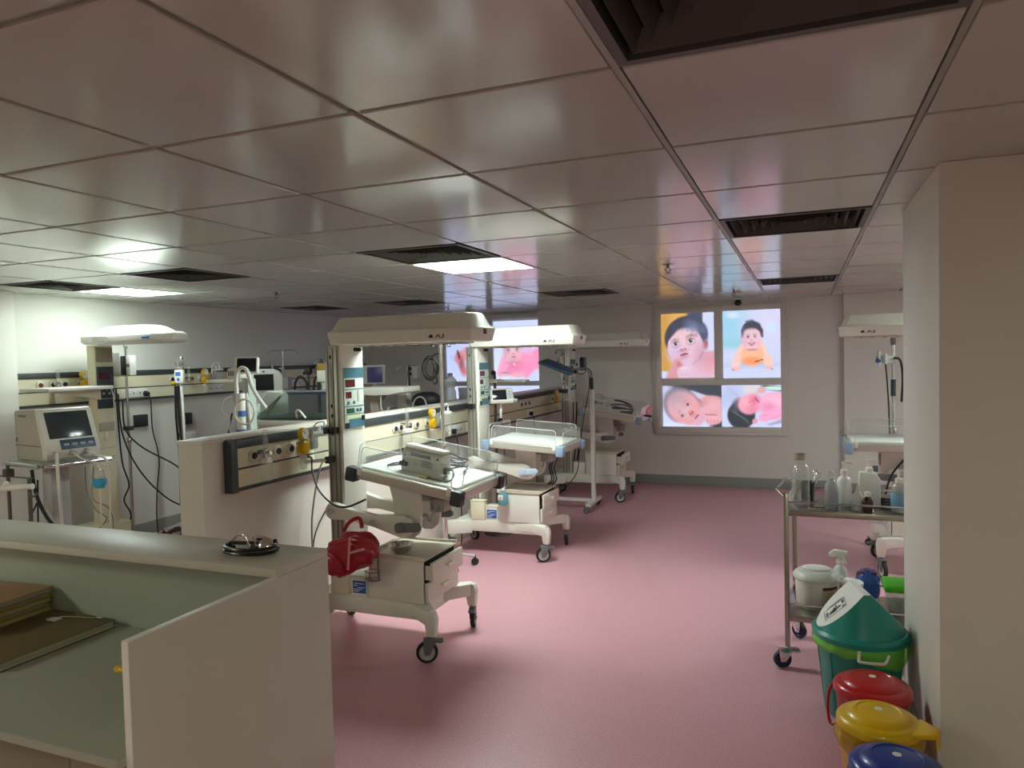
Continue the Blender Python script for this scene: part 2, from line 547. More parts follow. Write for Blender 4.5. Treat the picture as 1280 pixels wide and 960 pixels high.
def pic_gazing():
    c = canvas(100, 122, (222, 172, 92)); a = 0.83
    rec(c, .0, .0, .14, 1, (196, 148, 74), .2)
    rec(c, .50, -.1, .82, .5, (72, 80, 104), .06); rec(c, .79, -.1, 1.1, .7, (206, 214, 246), .03)
    ell(c, .02, .99, .2, .1, (205, 215, 250), 0, .3)
    ell(c, .97, .86, .40, .27, (216, 160, 180), 0, .15); ell(c, .72, .96, .42, .22, (224, 186, 210), 0, .3)
    shade(c, .92, .80, .2, .12, (226, 150, 160))
    ell(c, .470, .36, .405, .315, (60, 60, 80), -8, .1); ell(c, .80, .34, .085, .16, (78, 90, 122), 0, .6)
    ell(c, .845, .49, .05, .085, (200, 138, 148), 10, .2); ell(c, .842, .49, .026, .055, (140, 80, 92), 10, .5)
    ell(c, .145, .575, .028, .055, (206, 150, 160), -10, .25)
    ell(c, .455, .49, .335, .285, (226, 194, 214), -6, .1); ell(c, .47, .62, .30, .195, (222, 186, 212), -18, .2)
    ell(c, .48, .335, .29, .125, (230, 192, 202), -10, .4)
    cap(c, .12, .38, .24, .245, .035, .055, (58, 57, 76), .04); cap(c, .24, .225, .46, .155, .045, .055, (58, 57, 76), .06); cap(c, .46, .155, .74, .22, .055, .04, (66, 66, 90), .07); cap(c, .73, .25, .82, .42, .045, .02, (72, 76, 100), .05)
    for k in range(7):
        cap(c, .22 + .075 * k, .17 - .01 * k + .006 * k * k, .25 + .085 * k, .25 + .004 * k, .006, .012, (96, 104, 140), .03, .5)
    shade(c, .62, .20, .15, .09, (128, 146, 188), 20)
    shade(c, .22, .62, .13, .1, (204, 196, 236)); shade(c, .65, .60, .17, .11, (240, 190, 200)); shade(c, .30, .70, .12, .07, (232, 170, 186))
    shade(c, .74, .62, .1, .16, (196, 150, 176), 20); shade(c, .46, .42, .1, .08, (238, 200, 206))
    ell(c, .42, .54, .075, .05, (230, 190, 206), -8, .7); shade(c, .42, .575, .09, .025, (176, 124, 146), -8)
    cap(c, .19, .425, .25, .40, .006, .010, (140, 110, 124), .035, .6); cap(c, .25, .40, .33, .395, .010, .007, (140, 110, 124), .035, .6)
    cap(c, .48, .365, .58, .335, .009, .013, (126, 98, 112), .035, .65); cap(c, .58, .335, .68, .355, .013, .007, (126, 98, 112), .035, .65)
    eye(c, .275, .468, .052, -8, a); eye(c, .562, .425, .057, -6, a)
    ell(c, .385, .558, .016, .011, (136, 82, 100), 0, .6); ell(c, .455, .549, .016, .011, (136, 82, 100), 0, .6)
    ell(c, .435, .640, .075, .024, (200, 118, 138), -14, .5); cap(c, .36, .648, .43, .628, .005, .008, (104, 52, 70), .018); cap(c, .43, .628, .51, .630, .008, .004, (104, 52, 70), .018)
    shade(c, .44, .685, .08, .02, (186, 140, 164), -12)
    cap(c, .80, .60, .74, .69, .010, .007, (170, 116, 136), .03, .7); cap(c, .74, .69, .60, .79, .007, .005, (176, 124, 146), .03, .6)
    cap(c, .30, .78, .18, 1.0, .08, .10, (214, 152, 162), .05); cap(c, .33, .79, .42, .85, .035, .03, (192, 116, 126), .05)
    ell(c, .42, .92, .12, .10, (226, 192, 216), 0, .3); shade(c, .44, .86, .1, .05, (244, 214, 226))
    for k in range(4):
        cap(c, .335 + .05 * k, .88, .365 + .05 * k, .96, .004, .004, (186, 138, 162), .025, .6)
    grain(c, .012)
    return c
def pic_crawling():
    c = canvas(94, 108, (206, 216, 244))
    ell(c, .1, .25, .35, .5, (156, 208, 236), 0, 1.4, a=.9); ell(c, .9, .2, .4, .35, (216, 212, 242), 0, 1.4)
    ell(c, .2, .52, .22, .1, (150, 206, 220), 0, 1.2); ell(c, .84, .26, .09, .1, (206, 226, 250), 0, .9); ell(c, .18, .06, .1, .05, (210, 226, 246), 0, .9)
    rec(c, -.1, .56, 1.1, 1.1, (206, 214, 246), .12)
    for y in (.60, .70, .80, .90):
        cap(c, 0, y + .02, 1, y, .002, .002, (186, 196, 232), .03, .5)
    shade(c, .5, .80, .4, .05, (176, 184, 220))
    cap(c, .36, .58, .21, .80, .09, .07, (244, 206, 198), .05); cap(c, .66, .58, .80, .78, .09, .07, (248, 206, 192), .05)
    ell(c, .51, .66, .20, .165, (251, 190, 154), 0, .2); ell(c, .51, .75, .18, .06, (245, 158, 112), 0, .7)
    for k in range(3):
        cap(c, .20 + .02 * k, .68 + .035 * k, .33, .64 + .04 * k, .004, .004, (224, 186, 168), .025, .6)
        cap(c, .70, .64 + .035 * k, .83, .68 + .03 * k, .004, .004, (228, 188, 168), .025, .6)
    for k in range(4):
        cap(c, .39 + .08 * k, .60, .385 + .083 * k, .79, .003, .003, (236, 158, 118), .025, .45)
    ell(c, .60, .755, .05, .010, (140, 84, 66), -15, .7); ell(c, .68, .735, .02, .012, (140, 84, 66), -15, .7)
    ell(c, .23, .865, .085, .03, (238, 186, 192), 0, .4); ell(c, .80, .852, .075, .027, (238, 186, 190), 5, .4)
    cap(c, .16, .875, .20, .88, .006, .004, (120, 80, 92), .02, .7); cap(c, .84, .87, .87, .88, .005, .004, (140, 90, 100), .02, .7)
    ell(c, .51, .31, .178, .15, (66, 66, 82), 0, .15); cap(c, .345, .30, .345, .39, .018, .016, (70, 66, 82), .03); cap(c, .685, .30, .69, .39, .018, .016, (70, 66, 82), .03)
    cap(c, .42, .17, .52, .165, .012, .02, (84, 88, 100), .04)
    ell(c, .51, .425, .158, .165, (236, 196, 210), 0, .15); ell(c, .52, .335, .13, .065, (234, 196, 206), 8, .5)
    cap(c, .40, .245, .62, .232, .022, .03, (70, 70, 86), .06)
    for k in range(4):
        cap(c, .40 + .06 * k, .25, .42 + .06 * k, .295, .006, .003, (96, 92, 106), .03, .6)
    shade(c, .41, .485, .07, .05, (246, 172, 188)); shade(c, .61, .485, .07, .05, (246, 172, 188)); shade(c, .38, .40, .06, .1, (216, 176, 200))
    eye(c, .445, .395, .021); eye(c, .565, .390, .021)
    cap(c, .415, .362, .47, .358, .004, .006, (160, 126, 136), .03, .5); cap(c, .54, .354, .60, .356, .006, .004, (160, 126, 136), .03, .5)
    ell(c, .505, .445, .022, .013, (212, 148, 162), 0, .8)
    cap(c, .455, .488, .505, .500, .005, .012, (112, 50, 62), .018); cap(c, .505, .500, .56, .486, .012, .005, (112, 50, 62), .018); ell(c, .508, .495, .03, .005, (232, 206, 212), 0, .6)
    shade(c, .51, .525, .04, .01, (200, 130, 142)); ell(c, .51, .585, .10, .018, (206, 148, 154), 0, .8)
    grain(c, .010)
    return c
def pic_resting():
    c = canvas(100, 68, (62, 68, 78)); a = 1.45
    ell(c, .1, .9, .75, .55, (208, 218, 250), -10, .15); ell(c, .05, .4, .2, .45, (206, 216, 248), 0, .4)
    cap(c, .50, .17, .75, .33, .05, .08, (206, 206, 236), .05)
    ell(c, .86, .42, .22, .17, (208, 150, 156), 12, .3); ell(c, .9, .62, .22, .25, (228, 170, 180), 0, .4); shade(c, .84, .34, .14, .08, (236, 180, 180), 10)
    ell(c, .325, .49, .335, .42, (124, 114, 132), 42, .2, a); ell(c, .36, .54, .31, .385, (222, 170, 182), 42, .3, a)
    shade(c, .24, .34, .2, .2, (150, 136, 152), 42, a, .7); shade(c, .28, .48, .16, .2, (228, 184, 194), 40, a); shade(c, .55, .52, .15, .19, (240, 158, 162), 20, a); shade(c, .36, .86, .14, .12, (240, 158, 162), 20, a)
    shade(c, .42, .62, .08, .12, (234, 190, 196), 40, a)
    eye(c, .43, .46, .032, -30, a); eye(c, .335, .735, .030, -30, a)
    cap(c, .37, .39, .40, .36, .006, .010, (150, 104, 110), .035, .55); cap(c, .27, .67, .30, .62, .006, .010, (150, 104, 110), .035, .55)
    shade(c, .495, .67, .05, .06, (206, 120, 124), 40, a, .8); ell(c, .475, .70, .012, .016, (110, 50, 58), 40, .6, a); ell(c, .51, .645, .012, .016, (110, 50, 58), 40, .6, a)
    cap(c, .555, .80, .60, .72, .010, .016, (186, 88, 98), .025); cap(c, .60, .72, .65, .63, .016, .010, (178, 76, 88), .025); cap(c, .565, .80, .645, .65, .003, .003, (120, 40, 52), .02)
    cap(c, .66, .66, .88, .50, .07, .09, (232, 174, 186), .07); cap(c, .60, .92, .70, .74, .06, .07, (224, 172, 192), .06)
    cap(c, .74, .70, .90, .72, .010, .018, (146, 90, 96), .04, .7)
    ell(c, .86, .84, .14, .11, (234, 168, 178), -8, .3); shade(c, .86, .79, .1, .05, (246, 196, 200))
    for k in range(4):
        cap(c, .76 + .055 * k, .79, .775 + .055 * k, .90, .004, .004, (186, 116, 130), .03, .6)
    ell(c, .2, 1.0, .25, .09, (216, 226, 252), 0, .7)
    grain(c, .012)
    return c
def pic_newborn():
    c = canvas(96, 68, (204, 214, 246)); a = 1.45
    ell(c, .15, .25, .2, .3, (186, 198, 232), 20, 1); cap(c, .12, .06, .3, .3, .010, .010, (160, 168, 200), .05, .6)
    cap(c, .72, .03, 1.05, .12, .05, .06, (84, 96, 96), .06, .8); ell(c, .9, .08, .2, .04, (206, 236, 226), 5, .6)
    cap(c, .46, .12, .62, .14, .09, .07, (224, 210, 214), .07); ell(c, .68, .12, .07, .08, (222, 170, 178), 20, .5)
    ell(c, .93, .50, .30, .33, (244, 172, 208), 0, .25); ell(c, .82, .34, .16, .14, (246, 176, 208), 0, .6); shade(c, .95, .40, .16, .14, (252, 196, 222)); shade(c, .80, .52, .1, .1, (226, 130, 166))
    ell(c, .33, .72, .235, .33, (48, 56, 66), -15, .15, a); ell(c, .27, .5, .09, .18, (74, 80, 92), 20, .7, a)
    for k in range(7):
        cap(c, .15 + .04 * k, .60 + .03 * k, .27 + .035 * k, .70 + .04 * k, .004, .006, (128, 144, 154), .025, .45)
    ell(c, .47, .46, .19, .235, (242, 160, 186), -20, .25, a); shade(c, .40, .40, .13, .14, (248, 184, 198), 0, a); shade(c, .52, .58, .1, .1, (228, 130, 160), 0, a)
    shade(c, .56, .33, .08, .10, (230, 120, 152), -30, a, .8); cap(c, .46, .42, .54, .36, .005, .007, (176, 74, 104), .025, .7); cap(c, .50, .50, .57, .43, .005, .007, (186, 84, 114), .025, .7)
    cap(c, .57, .31, .62, .40, .010, .012, (150, 54, 84), .025, .85); cap(c, .53, .40, .57, .37, .008, .006, (206, 110, 140), .03, .6)
    ell(c, .56, .86, .045, .06, (228, 152, 164), 0, .6)
    cap(c, .72, .78, .95, .64, .10, .09, (244, 168, 208), .06); cap(c, .70, .72, .78, .70, .008, .008, (212, 112, 150), .03, .5); cap(c, .86, .80, .98, .72, .006, .006, (216, 120, 160), .03, .5)
    cap(c, .80, .94, 1.0, .86, .02, .03, (116, 122, 156), .05, .6)
    grain(c, .012)
    return c
def pic_pink():
    c = canvas(80, 110, (204, 214, 250)); a = 0.73
    ell(c, .1, .8, .4, .3, (216, 226, 254), 0, 1.2); ell(c, .95, .64, .15, .17, (248, 150, 190), 0, .25)
    ell(c, .52, .73, .38, .20, (249, 160, 198), 0, .2); shade(c, .72, .62, .24, .18, (252, 148, 190)); shade(c, .40, .76, .2, .08, (226, 120, 168))
    cap(c, .24, .68, .13, .86, .10, .07, (250, 168, 206), .05); cap(c, .76, .70, .70, .88, .11, .07, (248, 154, 198), .05)
    for k in range(5):
        cap(c, .60 + .05 * k, .68 + .01 * k, .66 + .05 * k, .82, .004, .005, (220, 118, 166), .035, .5)
        cap(c, .20 + .04 * k, .70, .17 + .04 * k, .80, .004, .004, (224, 130, 174), .035, .4)
    ell(c, .41, .38, .215, .17, (80, 66, 74), 0, .15); ell(c, .415, .50, .20, .19, (234, 188, 204), 0, .15); ell(c, .41, .40, .165, .08, (232, 188, 202), 0, .5)
    shade(c, .31, .57, .08, .06, (246, 168, 188)); shade(c, .53, .565, .08, .06, (246, 168, 188)); shade(c, .25, .5, .06, .14, (206, 162, 184)); shade(c, .42, .44, .1, .05, (242, 204, 214))
    eye(c, .315, .488, .034, -4, a); eye(c, .505, .475, .034, -4, a)
    cap(c, .27, .455, .35, .447, .005, .006, (146, 108, 118), .025, .7); cap(c, .46, .437, .55, .437, .006, .005, (146, 108, 118), .025, .7)
    ell(c, .42, .548, .03, .014, (208, 142, 158), 0, .8); cap(c, .38, .600, .43, .596, .006, .010, (190, 92, 112), .02); cap(c, .43, .596, .48, .60, .010, .006, (190, 92, 112), .02)
    shade(c, .43, .64, .1, .02, (206, 150, 168)); shade(c, .42, .69, .14, .025, (206, 120, 156))
    ell(c, .26, .89, .08, .03, (236, 182, 194), 0, .5); ell(c, .54, .90, .12, .035, (238, 178, 192), 0, .5); shade(c, .24, .86, .1, .018, (150, 120, 130))
    ell(c, .44, .72, .02, .015, (255, 236, 244), 0, .6)
    grain(c, .010)
    return c
def pic_swaddled():
    c = canvas(70, 100, (206, 214, 252))
    ell(c, .2, .5, .25, .4, (190, 204, 246), 20, 1.2); ell(c, .9, .6, .2, .4, (214, 222, 254), 0, 1.2)
    cap(c, .30, .62, .42, .84, .07, .07, (206, 116, 132), .08); ell(c, .33, .60, .13, .1, (216, 126, 136), 0, .5); ell(c, .55, .55, .2, .12, (222, 144, 154), 0, .5)
    cap(c, .27, .50, .31, .60, .015, .025, (70, 50, 60), .04); cap(c, .72, .52, .78, .56, .02, .02, (70, 50, 60), .04); shade(c, .36, .7, .05, .1, (120, 80, 90))
    cap(c, .1, .58, .2, .66, .005, .005, (150, 170, 200), .03); cap(c, .2, .66, .22, .58, .005, .005, (150, 170, 200), .03)
    return c
def pic_plain():
    c = canvas(90, 50, (206, 214, 252))
    ell(c, .3, .4, .3, .6, (216, 224, 255), 0, 1.2); ell(c, .8, .8, .2, .4, (186, 198, 244), 0, 1.2)
    return c

def poster_mat():
    m = bpy.data.materials.new('backlit_print')
    m.use_nodes = True
    nt = m.node_tree
    b = nt.nodes['Principled BSDF']
    at = nt.nodes.new('ShaderNodeVertexColor')
    at.layer_name = 'print'
    nt.links.new(at.outputs['Color'], b.inputs['Emission Color'])
    b.inputs['Emission Strength'].default_value = POSTER_E
    b.inputs['Base Color'].default_value = (0.05, 0.05, 0.05, 1)
    b.inputs['Roughness'].default_value = 0.3
    return m
PM = poster_mat()
def poster(c, x0, x1, z0, z1, y, lab):
    C = np.clip(c[0], 0, 1)
    h, w = C.shape[:2]
    bm = bmesh.new()
    vs = [[bm.verts.new((-(x1 - x0) / 2 + (x1 - x0) * i / w, 0, (z1 - z0) * (1 - j / h))) for i in range(w + 1)] for j in range(h + 1)]
    cl = bm.loops.layers.float_color.new('print')
    L = np.where(C <= 0.04045, C / 12.92, ((C + 0.055) / 1.055) ** 2.4)
    for j in range(h):
        for i in range(w):
            f = bm.faces.new((vs[j + 1][i], vs[j + 1][i + 1], vs[j][i + 1], vs[j][i]))
            for lp in f.loops:
                lp[cl] = (*L[j, i], 1)
    # backing board
    t = 0.012
    e = [bm.verts.new(p) for p in ((-(x1 - x0) / 2, t, 0), ((x1 - x0) / 2, t, 0), ((x1 - x0) / 2, t, z1 - z0), (-(x1 - x0) / 2, t, z1 - z0))]
    k = [vs[h][0], vs[h][w], vs[0][w], vs[0][0]]
    bm.faces.new(list(reversed(e))).material_index = 1
    me = bpy.data.meshes.new('backlit_poster')
    bm.to_mesh(me)
    bm.free()
    me.materials.append(PM); me.materials.append(white_plastic)
    o = bpy.data.objects.new('backlit_poster', me)
    COL.objects.link(o)
    o.location = ((x0 + x1) / 2, y, z0)
    return tag(o, lab, 'poster', 'backlit baby pictures in the windows')
yw = FAR - 0.016
poster(pic_gazing(), -1.703, -1.041, 1.387, 2.215, yw, 'backlit picture of a bare shouldered baby with dark hair on an orange ground')
poster(pic_crawling(), -0.932, -0.253, 1.377, 2.22, yw, 'backlit picture of a smiling baby in an orange top on pale blue')
poster(pic_resting(), -1.697, -0.960, 0.76, 1.288, yw, 'backlit picture of a newborn resting its tilted head on its hands')
poster(pic_newborn(), -0.957, -0.25, 0.765, 1.288, yw, 'backlit picture of a pink newborn lying with wet dark hair')
yw2 = FAR + 0.084
poster(pic_pink(), -4.116, -3.408, 1.368, 2.225, yw2, 'backlit picture of a baby in a pink suit in the far left window')
poster(pic_swaddled(), -4.873, -4.215, 1.376, 2.25, yw2, 'backlit pale picture mostly hidden behind the second warmer post')
poster(pic_plain(), -4.873, -3.408, 0.76, 1.30, yw2, 'backlit pale lower picture just above the partition in the far left window')
frame_m = mat('window_frame_paint', '#d9d6d2', 0.4)
def bars(name, xs, zs, y0, y1, extra=None):
    m = MB()
    for (x0, x1, z0, z1) in xs:
        m.box(x0, x1, y0, y1, z0, z1, 0.004)
    return struct(m.build(name, frame_m))
X0, X1, Z0, Z1 = -1.785, -0.195, 0.69, 2.28
bars('window_1', [(X0, X0 + 0.075, Z0, Z1), (X1 - 0.052, X1, Z0, Z1), (X0 + .075, X1 - .052, Z1 - 0.06, Z1), (X0 + .075, X1 - .052, Z0, Z0 + 0.068), (X0 + .075, X1 - .052, 1.292, 1.372), (-1.037, -0.936, 1.372, Z1 - .06)], None, FAR - 0.045, FAR - 0.0005)
m = MB(); m.box(X0 - 0.03, X0, FAR - 0.03, FAR - .0005, Z0 - .03, Z1 + .02, 0.003); m.box(X1, X1 + .03, FAR - 0.03, FAR - .0005, Z0 - .03, Z1 + .02, 0.003); m.box(X0, X1, FAR - 0.03, FAR - .0005, Z1, Z1 + .02, .003); m.box(X0, X1, FAR - 0.05, FAR - .0005, Z0 - .03, Z0, .003)
struct(m.build('trim_1', frame_m))
bars('window_2', [(-4.95, -4.876, 0.7, 2.32), (-4.876, -3.406, 2.255, 2.32), (-4.876, -3.406, 1.302, 1.366), (-4.212, -4.119, 1.366, 2.255), (-4.876, -3.406, 0.7, 0.757)], None, FAR + 0.055, FAR + 0.0995)
# ------------------------------------------------------------------ infant radiant warmers
warm_body = mat('warmer_enamel', '#dcdad1', 0.38, noise=0.012, nscale=6)
warm_canopy = mat('warmer_canopy_plastic', '#dddbd1', 0.4)
drawer_m = mat('drawer_plastic', '#d8d0c4', 0.42)
reflector = mat('heater_reflector', '#c9c6bf', 0.3, metal=0.6)

def caster(parent, x, y, z_top, rz=0.0, r=0.062, name='caster', tyre=None, hub=None, forkm=None, brake=True, wheelname='wheel'):
    c = bpy.data.objects.new(name, None)
    COL.objects.link(c)
    c.parent = parent
    c.location = (x, y, 0)
    c.rotation_euler = (0, 0, rz)
    w = MB()
    w.lathe([(r * .72, -.014), (r * .93, -.014), (r, -.007), (r, .007), (r * .93, .014), (r * .72, .014)], 28, M=Tr(-.028, 0, r) @ Rx(PI / 2))
    wh = w.build('tyre', tyre or black_rubber, c)
    h = MB()
    h.lathe([(0, -.011), (r * .3, -.013), (r * .35, -.008), (r * .66, -.008), (r * .74, -.013), (r * .74, .013), (r * .66, .008), (r * .35, .008), (r * .3, .013), (0, .011)], 24, M=Tr(-.028, 0, r) @ Rx(PI / 2))
    h.build('hub', hub or light_grey, c)
    f = MB()
    for s in (-1, 1):
        f.prism([(-.042, r * .75), (-.014, r * .75), (.022, r * 1.9), (.02, 2 * r + .012), (-.045, 2 * r + .012), (-.05, r * 1.6)], s * .017 - .003, s * .017 + .003, 'xz', 0.002)
    f.box(-.048, .022, -.02, .02, 2 * r + .004, 2 * r + .016, 0.003)
    f.cyl((-.028, -.024, r), (-.028, .024, r), 0.007, n=10)
    f.cyl((0, 0, 2 * r + .01), (0, 0, z_top), 0.012, n=12)
    f.build('fork', forkm or grey_plastic, c)
    if brake:
        b = MB(); b.prism([(.0, 2 * r - .004), (.05, 2 * r - .012), (.065, 2 * r - .004), (.06, 2 * r + .008), (.0, 2 * r + .012)], -.02, .02, 'xz', .002)
        b.build('brake_pedal', forkm or grey_plastic, c)
    return c

def rounded(w, h, r=0.03, n=5):
    """panel outline (0..w, 0..h) with the two top corners rounded"""
    P = [(0, 0), (w, 0)]
    for k in range(n + 1):
        a = k / n * PI / 2
        P.append((w - r + r * math.cos(a), h - r + r * math.sin(a)))
    for k in range(n + 1):
        a = PI / 2 + k / n * PI / 2
        P.append((r + r * math.cos(a), h - r + r * math.sin(a)))
    return P

def warmer(label, loc, rz=0.0, tilt=5.0, top_open=0.035, bed_x=(0.24, 0.93), bed_z=1.03, corner=grey_plastic, near_panel=(0.0, 1.0), badge='A3', ax=0.0, control=True, cabinet=True, canopy_x=(-0.03, 0.98), lever=grey_plastic):
    t = thing('radiant_warmer', label, 'infant warmer', loc, rz, 'radiant warmers in a row')
    # --- base
    b = MB()
    b.box(-.15, .60, -.19, .19, .195, .295, .008)
    for s in (-1, 1):
        P = [(.42, s * .05), (.60, s * .10), (.715, s * .235), (.712, s * .292), (.685, s * .295), (.55, s * .20), (.40, s * .19)]
        b.prism(P, .215, .293, 'xy', .006)
        b.prism([(.690, .15), (.740, .15), (.748, .245), (.735, .288), (.68, .288), (.672, .24)], s * .268 - .022, s * .268 + .022, 'xz', .004)
        b.prism([(-.10, s * .12), (-.24, s * .22), (-.235, s * .29), (-.17, s * .29), (0, s * .19)], .175, .283, 'xy', .006)
    b.build('base', warm_body, t)
    caster(t, .712, -.27, .152, .5); caster(t, .712, .27, .152, -1.25)
    caster(t, -.2, -.25, .18, .3); caster(t, -.2, .25, .18, 2.6)
    # --- cabinet
    if cabinet:
        c = MB()
        c.box(.26, .63, -.2, .2, .2955, .545, .004)
        cb = c.build('cabinet', warm_body, t)
        c = MB()
        c.box(.25, .645, -.21, .21, .546, .558, .003)
        c.box(.25, .645, -.21, -.2, .558, .574, .002); c.box(.25, .645, .2, .21, .558, .574, .002); c.box(.25, .26, -.2, .2, .558, .574, .002)
        c.build('top_tray', mat('cabinet_top_plastic', '#cfc6b6', 0.45), cb)
        c = MB()
        c.box(.631, .634, -.19, .19, .305, .54)
        c.build('drawer_gap', mat('shadow_gap', '#15130f', 0.8), cb)
        for z0, z1, op in ((.425, .538, top_open), (.302, .418, .0)):
            d = MB()
            d.box(.636 + op, .656 + op, -.196, .196, z0, z1, .004)
            if op > .02:
                d.box(.50 + op, .636 + op, -.185, -.18, z0 + .01, z1 - .02); d.box(.50 + op, .636 + op, .18, .185, z0 + .01, z1 - .02); d.box(.50 + op, .636 + op, -.18, .18, z0 + .008, z0 + .012)
            dr = d.build('drawer', drawer_m, t)
            h = MB(); zc = (z0 + z1) / 2 + .01
            h.box(.656 + op, .676 + op, -.045, .045, zc - .004, zc + .005, .002)
            h.box(.656 + op, .668 + op, -.012, .012, zc - .02, zc - .004, .002)
            h.build('handle', white_plastic, dr)
    # --- column
    p = MB()
    p.box(-.055, .040, -.118, .118, .2955, 1.80, .006)
    po = p.build('column', alu, t)
    g = MB()
    for x0, x1 in ((-.040, -.034), (-.004, .004), (.026, .032)):
        g.box(x0, x1, -.1195, -.1175, .32, 1.79)
    g.build('groove', mat('groove_grey', '#6d6a63', 0.5), po)
    g = MB()
    for z in (1.72, 1.42, 1.36, 1.25):
        g.box(-.024, -.012, -.1205, -.118, z, z + .022)
    g.build('slot_nut', black_plastic, po)
    f = MB()
    f.box(.040, .058, -.118, .118, .2955, 1.80, .003)
    fa = f.build('fascia', white_paint, t)
    if control:
        c = MB(); c.box(.058, .066, -.105, .105, 1.29, 1.665, .003)
        cp = c.build('control_panel', panel_m, t)
        def pl(name, y0, y1, z0, z1, m, x=.066, d=.002):
            q = MB(); q.box(x, x + d, y0, y1, z0, z1); return q.build(name, m, cp)
        pl('header_strip', -.103, .103, 1.60, 1.663, teal_label)
        pl('footer_strip', -.06, .103, 1.292, 1.345, teal_label)
        pl('divider', -.103, .103, 1.527, 1.532, teal_label); pl('divider', -.103, .103, 1.422, 1.427, teal_label); pl('divider', -.103, .103, 1.372, 1.376, teal_label)
        pl('red_display', -.09, .01, 1.545, 1.59, red_led)
        pl('red_display', -.09, -.03, 1.475, 1.515, red_led)
        pl('green_display', -.085, -.005, 1.382, 1.412, green_led)
        pl('scale_strip', .035, .05, 1.45, 1.522, light_grey)
        pl('warning_label', -.09, .06, 1.348, 1.369, mat('pale_yellow_label', '#d8dcae', 0.5))
        for y, z in ((-.065, 1.447), (-.005, 1.447), (.03, 1.398), (.065, 1.398)):
            q = MB(); q.cyl((.066, y, z), (.072, y, z), .010, n=12); q.build('button', teal_label, cp)
        pl('socket', -.103, -.068, 1.292, 1.325, black_plastic, .066, .004); pl('socket', .075, .103, 1.33, 1.36, black_plastic, .067, .006)
    k = MB()
    k.cyl((.058, .06, 1.775), (.082, .06, 1.775), .012, n=12); k.cyl((.058, .03, 1.775), (.074, .03, 1.775), .012, n=12); k.box(.062, .07, .03, .06, 1.768, 1.782)
    k.build('probe_socket', black_plastic, t)
    # accessory rail on the side
    r = MB(); r.cyl((-.03, -.145, 1.30), (-.03, -.145, 1.70), .007, n=10)
    for z in (1.32, 1.68):
        r.cyl((-.03, -.145, z), (-.03, -.118, z), .006, n=8)
    rr = r.build('accessory_rail', chrome, t)
    r = MB(); r.box(-.055, .03, -.165, -.12, 1.265, 1.305, .004); r.cyl((-.02, -.165, 1.285), (-.02, -.18, 1.285), .012, n=12)
    r.build('rail_clamp', black_plastic, rr)
    # --- canopy
    c = MB()
    x0, x1 = canopy_x
    def ring(ins, w, z, tip=0.0):
        a, b = x0 + ins, x1 - ins
        k = .05
        return [(a, -w + k, z), (a + k * .6, -w, z), (b - k * .6, -w, z), (b, -w + k, z), (b, w - k, z), (b - k * .6, w, z), (a + k * .6, w, z), (a, w - k, z)]
    c.loft([ring(.03, .135, 1.80), ring(.012, .15, 1.803), ring(0, .165, 1.868), ring(0, .165, 1.876), ring(.022, .142, 1.892), ring(.05, .118, 1.955), ring(.065, .105, 1.966)], bev=.003)
    ca = c.build('canopy', warm_canopy, t)
    h = MB(); h.box(x0 + .16, x1 - .12, -.085, .085, 1.792, 1.7995, .002)
    h.mi = 1
    for i in range(9):
        xx = x0 + .20 + i * (x1 - x0 - .36) / 8
        h.box(xx - .004, xx + .004, -.08, .08, 1.788, 1.7925)
    h.build('heater_grille', [reflector, dark_steel], ca)
    lm = mat('badge_ink', '#2d2719', 0.6)
    for sg in (-1, 1):
        A = Rz(0 if sg < 0 else PI)
        text('badge', badge, .05, lm, ca, Tr(x1 - .22, sg * .1605, 1.836) @ A @ Rx(PI / 2 - .19))
        q = MB(); q.prism([(-.02, 0), (.012, 0), (-.004, .03)], -.0004, .0004, 'xz', M=Tr(x1 - .22 + sg * .055, sg * .162, 1.825) @ A @ Rx(-.19)); q.build('warning_mark', lm, ca)
    q = MB(); q.box(-.001, .001, -.02, .02, -.015, .015, M=Tr(x1 + .0005, -.03, 1.855)); q.build('end_label', mat('end_label_brown', '#5a4634', 0.6), ca)
    # --- arms and bed support
    for s in (-1, 1):
        a = MB()
        y = s * .17
        P = []
        for k in range(13):
            an = PI / 2 + k / 12 * PI
            P.append((.015 + .052 * math.cos(an), .80 + .052 * math.sin(an)))
        for k in range(15):
            an = -PI / 2 - .15 + k / 14 * (PI + .3)
            P.append((.49 + ax + .066 * math.cos(an), .735 + .066 * math.sin(an)))
        # waist
        P = P[:13] + [(.12, .752), (.30, .722)] + P[13:] + [(.30, .792), (.12, .822)]
        a.prism(P, y - .026, y + .026, 'xz', .008)
        a.build('lift_arm', warm_body, t)
        j = MB(); j.cyl((.015, y - .032, .80), (.015, y + .032, .80), .016, n=14); j.build('pin', light_grey, t)
        bs = MB()
        bs.prism([(.41, .735), (.425, .685), (.47, .655), (.53, .655), (.575, .69), (.585, .735), (.585, .995), (.37, .995), (.40, .88)], s * .12 - .014, s * .12 + .014, 'xz', .006, M=Tr(ax, 0, 0))
        bs.build('bed_bracket', warm_body, t)
        l = MB()
        l.prism([(.455, .715), (.47, .70), (.52, .708), (.60, .715), (.625, .725), (.63, .745), (.61, .765), (.52, .762), (.47, .76), (.455, .748)], s * .205 - .01, s * .205 + .01, 'xz', .005, M=Tr(ax, 0, 0))
        l.cyl((.492 + ax, s * .19, .735), (.492 + ax, s * .222, .735), .028, n=16, bev=.004)
        l.build('tilt_lever', lever, t)
    q = MB(); q.cyl((.0, -.2, .80), (.0, .2, .80), .02, n=12); q.build('cross_shaft', light_grey, t)
    q = MB(); q.cyl((.49 + ax, -.2, .735), (.49 + ax, .2, .735), .018, n=12); q.build('cross_shaft', light_grey, t)
